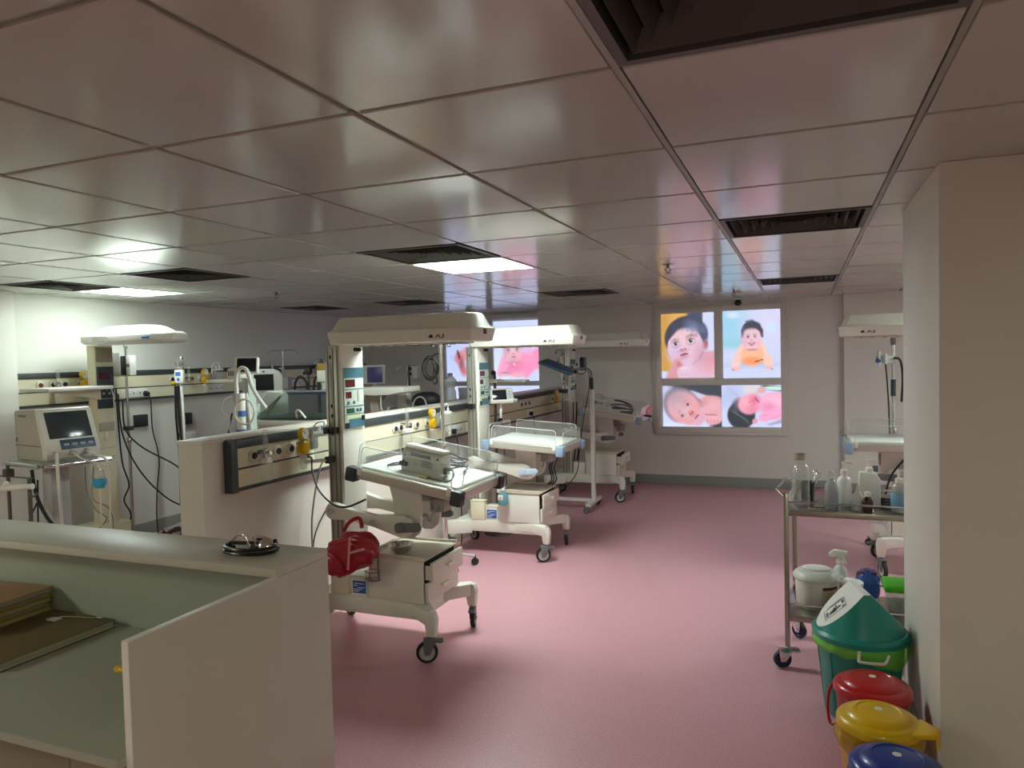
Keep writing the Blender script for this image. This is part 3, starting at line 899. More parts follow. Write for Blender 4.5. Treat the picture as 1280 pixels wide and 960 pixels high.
    q = MB(); q.box(.60, .70, -.05, .05, .80, .88, .01); q.cyl((.65, -.05, .84), (.65, -.062, .84), .018, n=14); q.cyl((.65, -.06, .84), (.65, -.15, .77), .006, n=8)
    q.box(.50, .64, -.04, .04, .86, .95, .008)
    q.build('tilt_actuator', mat('actuator_grey', '#a09c94', .45), t)
    # --- bed
    xa, xb = bed_x
    L = xb - xa
    hw = .285
    B = Tr((xa + xb) / 2, 0, bed_z) @ Ry(math.radians(tilt)) @ Tr(-L / 2, 0, 0)
    q = MB()
    q.prism([(0, -hw), (L, -hw), (L, hw), (0, hw)], -.052, -.036, 'xy', .002, M=B)
    for (a0, a1, b0, b1) in ((0, L, -hw - .012, -hw + .012), (0, L, hw - .012, hw + .012), (-.012, .012, -hw, hw), (L - .012, L + .012, -hw, hw)):
        q.box(a0, a1, b0, b1, -.062, .0, .008, M=B)
        q.box(a0 - .003, a1 + .003, b0 - .003, b1 + .003, -.018, -.006, .003, M=B)
    bt = q.build('bed_tray', mat('bed_rail_aluminium', '#c9c5ba', 0.35, metal=0.35), t)
    q = MB(); q.box(.018, L - .018, -hw + .018, hw - .018, -.035, .012, .012, M=B, seg=3); q.build('mattress', mattress_m, t)
    for (sx, sy) in ((0, -1), (0, 1), (L, -1), (L, 1)):
        q = MB(); q.box(sx - .034, sx + .034, sy * hw - .034, sy * hw + .034, -.082, .004, .012, M=B); q.box(sx - .04, sx - .03 if sx == 0 else sx + .04, sy * hw - .012, sy * hw + .012, -.045, -.012, .003, M=B)
        q.build('corner_block', corner, t)
        q = MB()
        dx = .05 if sx == 0 else -.05
        q.box(sx + dx - .014, sx + dx + .014, sy * (hw + .014) - .006, sy * (hw + .014) + .006, -.035, .012, .003, M=B)
        q.build('panel_clip', white_plastic, bt)
    def acr(w, h, M, nm='side_panel'):
        q = MB()
        o = rounded(w, h)
        q.prism(o, -.003, .003, 'xz', 0, M)
        q.mi = 1
        q.tube([(u, 0, v) for u, v in o[1:]] + [(0, 0, 0)], .0027, 6, smooth=False, M=M)
        return q.build(nm, [acrylic, acrylic_edge], t)
    hh = .13
    acr(L - .09, hh, B @ Tr(.045, hw + .004, .0))
    a0, a1 = near_panel
    acr((L - .09) * (a1 - a0), hh, B @ Tr(.045 + (L - .09) * a0, -hw - .004, .0))
    acr(2 * hw - .09, hh, B @ Tr(.0, -hw + .045, .0) @ Rz(PI / 2))
    acr(2 * hw - .09, hh * .85, B @ Tr(L, -hw + .045, .0) @ Rz(PI / 2))
    return t, B

W1, B1 = warmer('nearest radiant warmer, with a bulky monitor on its bed and a red bag below', (-2.66, 3.82, 0), tilt=9.5, corner=dark_grey, bed_x=(.235, .915), bed_z=1.035, top_open=.035)
W2, B2 = warmer('middle radiant warmer of the left row, empty white bed with pale blue corners', (-2.70, 5.90, 0), tilt=4, corner=blue_grey, bed_x=(.2, .86), bed_z=.985, top_open=.02, lever=mat('pale_blue_lever', '#b4c4d8', 0.45))
W3, B3 = warmer('farthest radiant warmer of the left row, tilted bed with black tubing on it', (-2.66, 8.46, 0), tilt=8, corner=blue_grey, bed_x=(.24, .93), bed_z=1.03, top_open=.05)
W4, B4 = warmer('radiant warmer on the right, half hidden by the pillar', (1.24, 6.25, 0), rz=PI, tilt=0, ax=.11, corner=blue_grey, bed_z=1.0, top_open=.0)
# ------------------------------------------------------------------ bed-head panels on the walls
trunk_dark = mat('trunking_dark', '#3b4043', 0.4)
trunk_cream = mat('trunking_cream', '#ddd6ba', 0.42)
socket_m = mat('socket_white', '#e9e8e2', 0.4)
outlet_ring = mat('outlet_ring', '#d3d0c6', 0.3)

def bedhead(name, lab, x, y0, y1, z0, z1, outlets, sockets, group='bed head panels'):
    """long service panel facing +x on the plane x"""
    t = thing(name, lab, 'service panel', (x, y0, z0), 0, group)
    L, H, D = y1 - y0, z1 - z0, .045
    zm = H * .43
    q = MB(); q.box(.0006, D + .012, .0, L, H - .05, H, .006); q.build('top_rail', trunk_dark, t)
    q = MB(); q.box(.0006, D, .0, L, zm + .005, H - .05); q.build('gas_section', trunk_cream, t)
    q = MB(); q.box(.0006, D - .006, .0, L, zm - .006, zm + .005); q.build('divider', trunk_dark, t)
    q = MB(); q.box(.0006, D, .0, L, .022, zm - .006); q.build('socket_section', trunk_cream, t)
    q = MB(); q.box(.0006, D + .004, .0, L, 0, .022, .003); q.build('bottom_rail', trunk_dark, t)
    q = MB(); q.box(.0006, D + .014, -.05, .0, -.004, H + .003, .004); q.build('end_cap', trunk_dark, t)
    zo = (zm + .005 + H - .05) / 2
    for y, c in outlets:
        q = MB(); q.lathe([(0, 0), (.036, 0), (.036, .008), (.026, .014), (.0, .014)], 20, M=Tr(D, y - y0, zo) @ Ry(PI / 2))
        o = q.build('gas_outlet', outlet_ring, t)
        q = MB(); q.lathe([(0, 0), (.020, 0), (.018, .006), (.0, .006)], 16, M=Tr(D + .0141, y - y0, zo) @ Ry(PI / 2)); q.box(D + .0141, D + .019, y - y0 - .022, y - y0 + .022, zo - .005, zo + .005)
        q.build('port', c, o)
    zs = (.022 + zm - .006) / 2
    for y, w in sockets:
        q = MB(); q.box(D, D + .012, y - y0 - w / 2, y - y0 + w / 2, zs - .042, zs + .042, .004)
        o = q.build('socket_plate', socket_m, t)
        q = MB()
        n = max(1, int(w / .075))
        for i in range(n):
            yy = y - y0 - w / 2 + (i + .5) * w / n
            for a, b in ((0, .014), (-.013, -.008), (.013, -.008)):
                q.cyl((D + .0121, yy + a, zs + b), (D + .0128, yy + a, zs + b), .0045, n=8)
            q.box(D + .0121, D + .016, yy + .022, yy + .030, zs - .01, zs + .008)
        q.build('socket_holes', dark_grey, o)
    return t
ok_ = black_plastic
red_p = mat('red_port', '#7a2a2a', 0.4)
bedhead('bedhead_panel', 'cream service panel with dark rails along the low partition beside the warmers', -2.9995, 3.18, 9.38, .985, 1.277,
        [(3.31, ok_), (3.405, ok_), (3.52, ok_), (3.64, dark_grey), (3.74, red_p), (4.88, ok_), (4.96, ok_), (5.10, ok_), (5.22, dark_grey), (5.40, red_p), (7.6, ok_), (7.72, ok_), (7.85, ok_), (8.68, red_p)],
        [(4.35, .16), (5.93, .24), (6.25, .16), (6.9, .16), (7.9, .24)])
bedhead('bedhead_panel', 'long cream service panel with dark rails on the left wall', LEFT, 4.12, 9.4, 1.37, 1.668,
        [(4.32, red_p), (4.435, ok_), (4.545, ok_), (4.69, red_p), (5.74, ok_), (5.86, ok_), (6.0, dark_grey), (6.13, red_p), (7.2, ok_), (7.4, ok_), (7.9, ok_), (8.0, ok_), (8.15, red_p)],
        [(4.90, .12), (5.27, .30), (6.33, .24), (7.0, .16), (7.7, .24)])

# ------------------------------------------------------------------ things plugged into the panels
def regulator(x, y, z, lab):
    """yellow suction regulator facing +x : gauge on top, knob below, trap jar under"""
    t = thing('suction_regulator', lab, 'regulator', (x, y, z), 0, 'yellow suction regulators on the panels')
    q = MB(); q.cyl((0, 0, -.02), (.03, 0, -.02), .016, n=12); q.box(.02, .05, -.016, .016, -.06, .06, .006); q.build('stem', light_grey, t)
    q = MB(); q.lathe([(0, 0), (.036, 0), (.040, .008), (.040, .03), (.034, .036), (.031, .034)], 24, M=Tr(.03, 0, .045) @ Ry(PI / 2)); q.build('gauge_body', yellow_m, t)
    q = MB(); q.cyl((.06, 0, .045), (.0645, 0, .045), .031, n=20); g = q.build('gauge_dial', white_plastic, t)
    q = MB(); q.box(.0646, .0655, -.002, .002, .045, .068, M=Tr(0, 0, .045) @ Rx(.7) @ Tr(0, 0, -.045)); q.build('needle', red_p, g)
    q = MB(); q.lathe([(0, 0), (.038, .0), (.042, .008), (.042, .034), (.036, .04), (0, .042)], 10, M=Tr(.03, 0, -.042) @ Ry(PI / 2)); q.build('control_knob', yellow_m, t)
    q = MB(); q.cyl((.04, .03, -.042), (.04, .058, -.042), .015, n=12); q.build('switch', black_plastic, t)
    q = MB(); q.cyl((.04, 0, -.085), (.04, 0, -.10), .022, n=14); q.build('trap_cap', white_plastic, t)
    q = MB(); q.lathe([(.020, 0), (.024, -.05), (.018, -.075), (0, -.078)], 16, c=(.04, 0, -.10)); q.build('trap_jar', glass_m, t)
    return t
regulator(-2.935, 3.69, 1.215, 'yellow suction regulator on the partition panel left of the nearest warmer')
regulator(-2.935, 5.38, 1.21, 'yellow suction regulator on the partition between the first two warmers')
regulator(-2.935, 8.68, 1.20, 'far yellow suction regulator on the partition beside the third warmer column')
regulator(-6.135, 4.69, 1.595, 'yellow suction regulator on the left wall beside the round topped warmer')
regulator(-6.135, 6.13, 1.58, 'yellow suction regulator on the left wall behind the slim drip stand')
regulator(-6.135, 8.15, 1.65, 'yellow suction regulator on the left wall behind the blue shelf')

def flowmeter(x, y, z, lab, jar=True, s=1.0):
    t = thing('oxygen_flowmeter', lab, 'flowmeter', (x, y, z), 0, 'clear oxygen flowmeters on the panels')
    q = MB(); q.cyl((-.006, 0, 0), (.05 * s, 0, 0), .012, n=12); q.cyl((.05, 0, -.03), (.05, 0, .02), .016, n=12); q.cyl((.05, 0, 0), (.085, 0, 0), .013, n=10); q.build('valve', chrome, t)
    q = MB(); q.cyl((.05, 0, .02), (.05, 0, .13), .016, n=14, bev=.003); q.build('flow_tube', glass_m, t)
    if jar:
        q = MB(); q.lathe([(0, -.03), (.03, -.032), (.036, -.04), (.036, -.06), (0, -.06)], 18, c=(.05, 0, 0)); q.build('jar_cap', white_plastic, t)
        q = MB(); q.lathe([(.034, -.06), (.034, -.15), (.028, -.165), (0, -.165)], 18, c=(.05, 0, 0)); q.build('humidifier_jar', glass_m, t)
flowmeter(-2.929, 3.335, 1.19, 'clear flowmeter with a humidifier jar at the near end of the partition panel')
flowmeter(-2.929, 4.95, 1.20, 'clear flowmeter with a jar on the partition behind the nearest warmer bed')
flowmeter(-6.129, 4.435, 1.565, 'clear flowmeter on the left wall above the boxy ventilator')
flowmeter(-6.129, 5.90, 1.57, 'clear flowmeter on the left wall beside the slim drip stand', jar=False)
flowmeter(-6.129, 7.4, 1.57, 'clear flowmeter on the left wall beyond the incubator')

def suction_jar(x, y, z, lab):
    t = thing('suction_jar', lab, 'jar', (x, y, z), 0, 'suction jars')
    q = MB(); q.lathe([(.045, 0), (.05, .012), (.053, .15)], 20); q.lathe([(0, 0.003), (.045, 0)], 20); q.build('jar', glass_m, t)
    q = MB(); q.lathe([(.053, .15), (.058, .153), (.058, .168), (.04, .178), (0, .18)], 20); q.cyl((-.02, 0, .178), (-.02, 0, .205), .011, n=10); q.cyl((.022, 0, .178), (.022, 0, .20), .011, n=10); q.build('lid', clear('milky_plastic', '#f2f4f0', .2, .2, .6, '#f4f5f2'), t)
    q = MB(); q.box(-.075, -.05, -.03, .03, .06, .16, .004); q.build('bracket', light_grey, t)
    q = MB(); q.tube([(.022, 0, .20), (.03, -.02, .24), (.0, -.07, .22), (-.01, -.09, .12)], .005, 6); q.build('tubing', cable_white, t)
suction_jar(-2.858, 3.835, 1.085, 'clear suction jar beside the yellow regulator on the near partition panel')
suction_jar(-2.858, 5.57, 1.08, 'white capped suction jar beside the yellow regulator behind the nearest bed')
suction_jar(-6.061, 6.30, 1.49, 'suction jar beside the yellow regulator on the left wall, behind the white bar shelf')

# ------------------------------------------------------------------ helpers for stands and boxes
def iv_pole(lab, x, y, top, hooks=True, star=.26, hook_w=.14, r=.011, rz=0.0, wheels=True):
    t = thing('drip_stand', lab, 'stand', (x, y, 0), rz, 'metal drip stands')
    q = MB(); q.cyl((0, 0, .09), (0, 0, 1.0), r * 1.3, n=12); q.cyl((0, 0, 1.0), (0, 0, top), r, n=12); q.cyl((0, 0, .98), (0, 0, 1.03), r * 2, n=12, bev=.003); q.build('pole', chrome, t)
    if hooks:
        for s in (-1, 1):
            q = MB(); q.tube([(0, 0, top), (s * hook_w * .5, 0, top + .004), (s * hook_w, 0, top), (s * (hook_w + .012), 0, top - .03), (s * (hook_w + .03), 0, top - .034), (s * (hook_w + .036), 0, top - .015)], .004, 6); q.build('hook', chrome, t)
    for k in range(5):
        a = k * 2 * PI / 5 + .3
        q = MB(); q.tube([(0, 0, .11), (star * .5 * math.cos(a), star * .5 * math.sin(a), .10), (star * math.cos(a), star * math.sin(a), .075)], .012, 8, smooth=False)
        lg = q.build('leg', light_grey, t)
        if wheels:
            q = MB(); q.lathe([(0, -.012), (.014, -.012), (.030, -.010), (.030, .010), (.014, .012), (0, .012)], 18, M=Tr(star * math.cos(a), star * math.sin(a), .0305) @ Rz(a + .5) @ Rx(PI / 2)); q.cyl((star * math.cos(a), star * math.sin(a), .06), (star * math.cos(a), star * math.sin(a), .085), .009, n=8)
            q.build('castor', black_rubber, lg)
    return t

def cable(name, lab, cat, pts, r, m, group=None, n=6):
    q = MB(); q.tube(pts, r, n)
    o = q.build(name, m)
    return tag(o, lab, cat, group)

# ------------------------------------------------------------------ on and around the nearest warmer
def on_bed(W, B, u, v, rz=0.0, h=.0125):
    return Mx.Translation(W.location) @ Rz(W.rotation_euler[2]) @ B @ Tr(u, v, h) @ Rz(rz)
dev_m = mat('monitor_casing', '#cfd0c8', 0.42)
t = thing('patient_monitor', 'boxy pale grey monitor seen from behind on the nearest warmer bed', 'monitor')
t.matrix_world = on_bed(W1, B1, .37, -.10, -.06)
q = MB(); q.prism([(-.062, .0), (.058, .0), (.064, .02), (.05, .125), (.03, .135), (-.04, .135), (-.066, .12)], -.135, .135, 'yz', .012); q.build('casing', dev_m, t)
q = MB(); q.prism([(-.055, .136), (.04, .136), (.032, .152), (-.035, .156)], -.13, .13, 'yz', .006); q.build('carry_handle', white_plastic, t)
q = MB(); q.box(-.075, .06, -.069, -.060, .098, .12, .002); q.build('rating_plate', mat('plate_grey', '#8f938f', 0.5), t)
q = MB()
for k in range(6):
    q.box(.005, .085 - .01 * (k % 3), -.0665, -.06, .046 + k * .007, .049 + k * .007)
q.box(-.05, -.01, -.0665, -.06, .05, .052); q.box(-.05, -.02, -.0665, -.06, .06, .062); q.build('fine_print', mat('print_grey', '#7d807b', 0.6), t)
for xx, zz in ((-.115, .06), (-.11, .09), (.11, .108)):
    q = MB(); q.cyl((xx, -.069, zz), (xx, -.058, zz), .006, n=10); q.build('screw', dark_grey, t)
q = MB(); q.box(-.135, -.085, -.085, -.0625, .03, .055, .004); pl_ = q.build('plug', black_plastic, t)
q = MB(); q.tube([(-.135, -.078, .042), (-.165, -.09, .035), (-.20, -.085, .016), (-.225, -.05, .006), (-.20, .0, .006), (-.17, .09, .006), (-.10, .13, .006)], .005, 6); q.build('lead', cable_black, pl_)
q = MB(); q.box(.135, .155, -.03, .01, .02, .06, .004); sp = q.build('side_port', grey_plastic, t)
q = MB(); q.tube([(.15, -.01, .045), (.19, -.02, .055), (.22, -.06, .03), (.21, -.10, .008), (.14, -.115, .006), (.05, -.10, .006)], .0045, 6); q.tube([(.15, -.02, .03), (.175, -.06, .03), (.18, -.09, .012)], .006, 6); q.build('lead', mat('grey_cable', '#4c4e50', 0.5), sp)
t = thing('cable_tag', 'small yellow tag on a lead at the foot of the pale grey monitor', 'tag'); t.matrix_world = on_bed(W1, B1, .425, -.228, .2)
q = MB(); q.box(-.022, .022, -.012, .012, .0, .014, .004); q.build('body', mat('tag_yellow', '#d9cf6a', 0.4), t)
q = MB(); q.box(.022, .036, -.006, .006, .002, .012, .002); q.build('clip', dark_grey, t)
q = MB()
pts = []
for k in range(26):
    a = k * .95
    rr = .075 + .018 * math.sin(k * 1.7)
    pts.append((rr * 1.2 * math.cos(a), rr * math.sin(a), .01 + .0032 * k + .006 * math.sin(k * 2.3)))
q.tube(pts, .0052, 6, sub=5)
o = q.build('coiled_lead', mat('grey_cable', '#4c4e50', 0.5)); o.matrix_world = on_bed(W1, B1, .44, .10)
tag(o, 'loose coil of grey leads heaped behind the monitor on the nearest bed', 'cable')
cable('power_cable', 'black cable drooping from the white side rod down to the nearest bed corner', 'cable', [(-2.79, 3.60, 1.13), (-2.74, 3.57, 1.125), (-2.70, 3.52, 1.06), (-2.63, 3.48, .96), (-2.52, 3.46, .885), (-2.43, 3.47, .87), (-2.36, 3.56, .90)], .006, cable_black)
t = thing('side_rod', 'white rod end sticking out from the nearest warmer column toward the partition', 'rod', (-2.70, 3.66, 1.105))
q = MB(); q.cyl((.01, .0, 0), (-.12, -.05, -.008), .011, n=12, bev=.002); q.build('rod', white_plastic, t); q = MB(); q.box(-.005, .03, -.012, .0405, -.02, .02, .003); q.build('clamp', dark_grey, t)

# red bag
def lump(name, m, loc, rx, ry, rz_, seed, amp=.16, rot=None, n=(40, 24), pw=1.0):
    rng = np.random.RandomState(seed)
    W = [(rng.uniform(2, 6), rng.uniform(2, 6), rng.uniform(2, 6), rng.uniform(0, 6), rng.uniform(.3, 1)) for _ in range(9)]
    bm = bmesh.new()
    bmesh.ops.create_uvsphere(bm, u_segments=n[0], v_segments=n[1], radius=1)
    for v in bm.verts:
        d = sum(a[4] * abs(math.sin(a[0] * v.co.x + a[1] * v.co.y + a[2] * v.co.z + a[3])) for a in W) / 9
        k = 1 - amp + amp * 2.2 * d
        sx = math.copysign(abs(v.co.x) ** pw, v.co.x); sy = math.copysign(abs(v.co.y) ** pw, v.co.y); sz = math.copysign(abs(v.co.z) ** pw, v.co.z)
        v.co = V((sx * rx * k, sy * ry * k, sz * rz_ * k))
    me = bpy.data.meshes.new(name)
    for f in bm.faces:
        f.smooth = True
    bm.to_mesh(me); bm.free()
    me.materials.append(m)
    o = bpy.data.objects.new(name, me)
    COL.objects.link(o)
    o.location = loc
    if rot:
        o.rotation_euler = rot
    return o
red_bag = mat('red_bag_plastic', '#a3142a', 0.28, coat=.2)
t = thing('waste_bag', 'crumpled red plastic bag hung on the nearest warmer above its base', 'bag', (-2.43, 3.505, .60))
o = lump('bag_body', red_bag, (0, 0, 0), .185, .075, .115, 5, .34, (0, -.42, 0), (56, 32), .8); o.parent = t
o = lump('bag_fold', red_bag, (-.09, -.015, -.055), .10, .07, .085, 9, .4, (0, .3, 0), (40, 24), .8); o.parent = t
q = MB(); q.tube([(-.04, -.02, .12), (-.02, .02, .17), (.03, .04, .19), (.06, .02, .14)], .012, 6); o = q.build('tie_loop', red_bag, t)
tape = mat('pale_tape', '#c98a8a', 0.5)
q = MB(); q.box(.032, .045, -.092, -.084, -.075, .115, .002, M=Ry(.1)); q.box(.04, .15, -.092, -.080, .0, .013, .002, M=Ry(-.3)); q.build('tape_strip', tape, t)

def sharps(lab, x, y, z):
    t = thing('sharps_box', lab, 'box', (x, y, z), 0, 'white boxes with blue labels on the warmer bases')
    q = MB(); q.box(-.055, .055, -.05, .05, 0, .115, .006); q.build('body', white_plastic, t)
    q = MB(); q.box(-.06, .06, -.054, .054, .115, .127, .004); q.build('lid', mat('pale_lid', '#d9d5cc', .4), t)
    q = MB(); q.box(-.044, .048, -.0512, -.05, .02, .094); lb = q.build('label', blue_label, t)
    q = MB()
    for i, (a, b) in enumerate(((-.038, .0), (-.038, .02), (-.01, .04), (-.038, -.012), (-.03, .035))):
        q.box(a, b, -.0518, -.0512, .03 + i * .0115, .034 + i * .0115)
    q.build('label_print', mat('label_white', '#dfe6ee', .6), lb)
sharps('white box with a blue label on the nearest warmer base, under the red bag', -2.475, 3.682, .2956)
sharps('white box with a blue label on the middle warmer base beside its cabinet', -2.515, 5.765, .2956)
t = thing('accessory_box', 'upright cream box on the nearest warmer base against its column', 'box', (-2.62, 3.665, .2956), 0, 'cream boxes on warmer bases')
q = MB(); q.box(-.06, .07, -.03, .03, 0, .16, .005); q.build('body', cream_plastic, t); q = MB(); q.box(-.064, .074, -.034, .034, .16, .172, .004); q.build('lid', cream_plastic, t)
t2 = copy_tree(t); t2.location = (-2.65, 5.738, .2956); t2['label'] = 'upright cream box on the middle warmer base against its column'
t3 = thing('accessory_box', 'plain white box on the farthest warmer base, left of its cabinet', 'box', (-2.49, 8.36, .2956), 0, 'cream boxes on warmer bases')
q = MB(); q.box(-.075, .07, -.06, .06, 0, .13, .005); q.build('body', white_plastic, t3); q = MB(); q.box(-.078, .073, -.063, .063, .13, .14, .003); q.build('lid', white_plastic, t3)
t = thing('steel_bowl', 'small stainless steel bowl on the nearest warmer cabinet', 'bowl', (-2.225, 3.715, .5585))
q = MB(); q.lathe([(0, 0), (.035, 0), (.058, .02), (.072, .05), (.076, .052), (.071, .053), (.055, .024), (.033, .006), (0, .005)], 28); q.build('bowl', chrome, t)
q = MB(); q.tube([(.074 * math.cos(a), .074 * math.sin(a), .053) for a in [k * PI / 12 for k in range(24)]], .0022, 6, closed=True); q.build('rim', chrome, t)
t = thing('wire_basket', 'empty wire bottle holder hooked on the nearest warmer cabinet side', 'basket', (-2.335, 3.606, .43))
def ringpts(z, a=.045, b=.035): return [(a * math.cos(k * PI / 8), -.04 + b * math.sin(k * PI / 8), z) for k in range(16)]
for z in (0.0, .05):
    q = MB(); q.tube(ringpts(z), .0022, 6, closed=True); q.build('hoop', dark_steel, t)
for k in (0, 3, 8, 12):
    p = ringpts(0)[k]
    q = MB(); q.tube([(0, -.04, -.002), p, (p[0], p[1], .05)] if k not in (3,) else [(p[0], p[1], 0), (p[0] * 1.0, p[1] - .002, .08), (p[0], -.004, .13)], .0022, 6, smooth=False); q.build('wire', dark_steel, t)
q = MB(); q.tube([(-.03, -.01, .05), (-.03, -.003, .15), (.02, -.003, .15), (.02, -.01, .05)], .0022, 6, smooth=False); q.build('hanger', dark_steel, t)

# ------------------------------------------------------------------ middle warmer extras
t = thing('spray_bottle', 'clear bottle of teal liquid hanging on the middle warmer cabinet', 'bottle', (-2.375, 5.646, .455))
q = MB(); q.lathe([(0, 0), (.04, 0), (.046, .01), (.046, .075), (.03, .10), (.018, .11), (.018, .125)], 20); q.build('bottle', clear('teal_tint_plastic', '#bfe0e6', .2, .1, .35, '#9cc6d2'), t)
q = MB(); q.lathe([(0, .004), (.043, .004), (.043, .045), (0, .045)], 20); q.build('liquid', mat('teal_liquid', '#6fb4c4', 0.2), t)
q = MB(); q.lathe([(.02, .12), (.022, .122), (.022, .145), (.012, .155), (0, .155)], 16); q.build('cap', clear('milky_plastic'), t)
q = MB(); q.box(-.026, .016, -.0475, -.044, .045, .088, .001); lb = q.build('label', white_plastic, t)
q = MB(); q.box(-.018, .01, -.0482, -.0475, .052, .056); q.box(-.006, -.001, -.0482, -.0475, .052, .082); q.box(-.018, .01, -.0482, -.0475, .068, .072); q.build('label_print', mat('label_red', '#b0405a', .6), lb)
t = thing('folding_tray', 'pale folding tray with a black knob behind the middle warmer column', 'tray', (-2.71, 6.43, 0))
q = MB(); q.cyl((-.05, 0, .02), (-.05, 0, 1.56), .014, n=12); q.cyl((-.05, 0, .0), (-.05, 0, .025), .14, .13, 20, .004); q.build('pole', dark_steel, t)
q = MB(); q.box(-.22, .0, -.07, .07, 1.465, 1.495, .006); q.build('inner_tray', cream_plastic, t)
q = MB(); q.box(.0, .29, -.05, .05, 1.47, 1.49, .006); q.build('outer_tray', mat('tray_beige', '#cfc9b2', .4), t)
q = MB(); q.ball((-.05, -.03, 1.56), .024); q.build('knob', black_plastic, t)
def small_monitor(lab, loc, rz, arm=None):
    t = thing('bedside_monitor', lab, 'monitor', loc, rz, 'small bedside monitors')
    q = MB(); q.prism([(-.07, 0), (.075, 0), (.088, .03), (.045, .135), (-.05, .14)], -.11, .11, 'xz', .01); q.build('casing', white_plastic, t)
    M = Tr(.0672, 0, .082) @ Ry(-math.radians(22)) 
    q = MB(); q.box(-.001, .003, -.088, .045, -.046, .05, .001, M=M); q.build('screen', screen_m, t)
    q = MB(); q.box(-.001, .004, .052, .098, -.042, .045, .002, M=M); k = q.build('key_strip', light_grey, t)
    q = MB()
    for i in range(3):
        q.cyl((.004, .075, -.028 + i * .028), (.008, .075, -.028 + i * .028), .008, n=10, M=M)
    q.build('buttons', blue_grey, k)
    q = MB(); q.cyl((.03, .11, .03), (.05, .15, .02), .02, n=12); q.build('connector', light_grey, t)
    if arm:
        q = MB()
        for a, b in zip(arm[:-1], arm[1:]):
            q.cyl(a, b, .012, n=10)
        q.build('support_arm', white_plastic, t)
    return t
small_monitor('small white monitor with a tilted dark screen behind the middle warmer bed', (-2.64, 6.28, 1.275), -1.0, [(0, 0, 0), (0, 0, -.06), (.035, -.008, -.09), (.035, -.008, -.13)])

# ------------------------------------------------------------------ farthest warmer extras
t = thing('phototherapy_lamp', 'wheeled cream lamp stand with a flat blue lamp head on a bent neck', 'lamp', (-2.16, 7.73, 0))
q = MB(); q.box(-.022, .022, -.022, .022, .09, 1.33, .004); q.build('column', warm_body, t)
q = MB(); q.box(-.03, .03, -.25, .25, .075, .11, .005); q.build('cross_foot', warm_body, t)
q = MB(); q.box(-.62, -.03, -.018, .018, .085, .12, .004); q.build('floor_bar', warm_body, t); q = MB(); q.box(-.68, -.62, -.25, .25, .075, .11, .005); q.build('rear_foot', warm_body, t)
for x, y in ((0, -.22), (0, .22), (-.65, -.22), (-.65, .22)):
    caster(t, x, y, .078, .4 * (1 if y < 0 else -1), .029, name='castor', brake=False)
q = MB(); q.cyl((0, 0, 1.33), (0, 0, 1.46), .02, n=12); q.build('clamp_sleeve', black_plastic, t)
q = MB(); q.tube([(0, 0, 1.46), (-.005, 0, 1.52), (-.05, 0, 1.565), (-.12, 0, 1.56), (-.22, 0, 1.55)], .011, 10); q.build('neck', grey_plastic, t)
q = MB(); q.box(-.20, .20, -.14, .14, -.014, .016, .01, M=Tr(-.38, 0, 1.585) @ Ry(.36) @ Rx(.12)); hd = q.build('lamp_head', mat('lamp_blue', '#3d5a7c', 0.4), t)
q = MB(); q.box(-.18, .18, -.12, .12, -.018, -.0145, M=Tr(-.38, 0, 1.585) @ Ry(.36) @ Rx(.12)); q.build('lamp_glass', mat('lamp_glass', '#5b6f86', 0.15), hd)
q = MB(); q.cyl((.0, 0, 0), (.03, 0, -.01), .018, n=10, M=Tr(-.2, 0, 1.53)); q.build('knuckle', black_plastic, t)
q = MB(); q.tube([(-.2, -.02, 1.53), (-.1, -.04, 1.50), (-.03, -.035, 1.53), (-.02, -.035, 1.35), (-.10, -.04, .95), (-.14, -.05, .65), (-.18, -.06, .4), (-.35, -.06, .2), (-.45, -.05, .13)], .005, 6); q.build('cord', cable_black, t)
t = thing('wall_monitor', 'small dark monitor on an arm behind the farthest warmer column', 'monitor', (-2.43, 8.30, 1.53), -.45)
q = MB(); q.box(-.012, .012, -.07, .07, -.03, .17, .008); q.build('casing', light_grey, t); q = MB(); q.box(.0121, .015, -.058, .058, .0, .155, .001); q.build('screen', screen_m, t)
q = MB(); q.box(-.09, -.012, -.015, .015, .06, .09, .003); q.build('arm', dark_grey, t)
t = thing('infusion_device', 'white carry handle device with a small display on the farthest bed', 'device'); t.matrix_world = on_bed(W3, B3, .14, -.08, -.15)
q = MB(); q.box(-.09, .09, -.06, .06, 0, .125, .012); q.build('casing', dev_m, t)
q = MB(); q.tube([(-.06, 0, .12), (-.055, 0, .155), (-.02, 0, .17), (.02, 0, .17), (.055, 0, .155), (.06, 0, .12)], .009, 8); q.build('handle', light_grey, t)
q = MB(); q.box(-.065, .02, -.0615, -.06, .06, .095, .0005); q.build('display', mat('lcd_grey', '#858b7c', .2), t)
for xx in (.045, .07):
    q = MB(); q.cyl((xx, -.064, .075), (xx, -.059, .075), .009, n=10); q.build('knob', dark_grey, t)
q = MB(); q.box(-.05, .03, -.0615, -.06, .012, .045); q.build('lower_label', mat('label_pale', '#d8d9d2', .5), t)
pts = []
for k in range(22):
    a = k * .72
    pts.append((.125 * math.cos(a) * (1 + .1 * math.sin(k)), .085 * math.sin(a), .010 + .0045 * k + .012 * math.sin(k * 1.3)))
q = MB(); q.tube([(.17, -.17, .012), (.03, -.17, .011)] + pts, .009, 8, sub=5); o = q.build('breathing_hose', black_rubber); o.matrix_world = on_bed(W3, B3, .41, .02)
tag(o, 'coiled black hose lying on the farthest warmer bed', 'hose')
t = thing('name_card', 'pink card standing in a black clip at the farthest bed foot', 'card'); t.matrix_world = on_bed(W3, B3, .755, -.10, .3, .004)
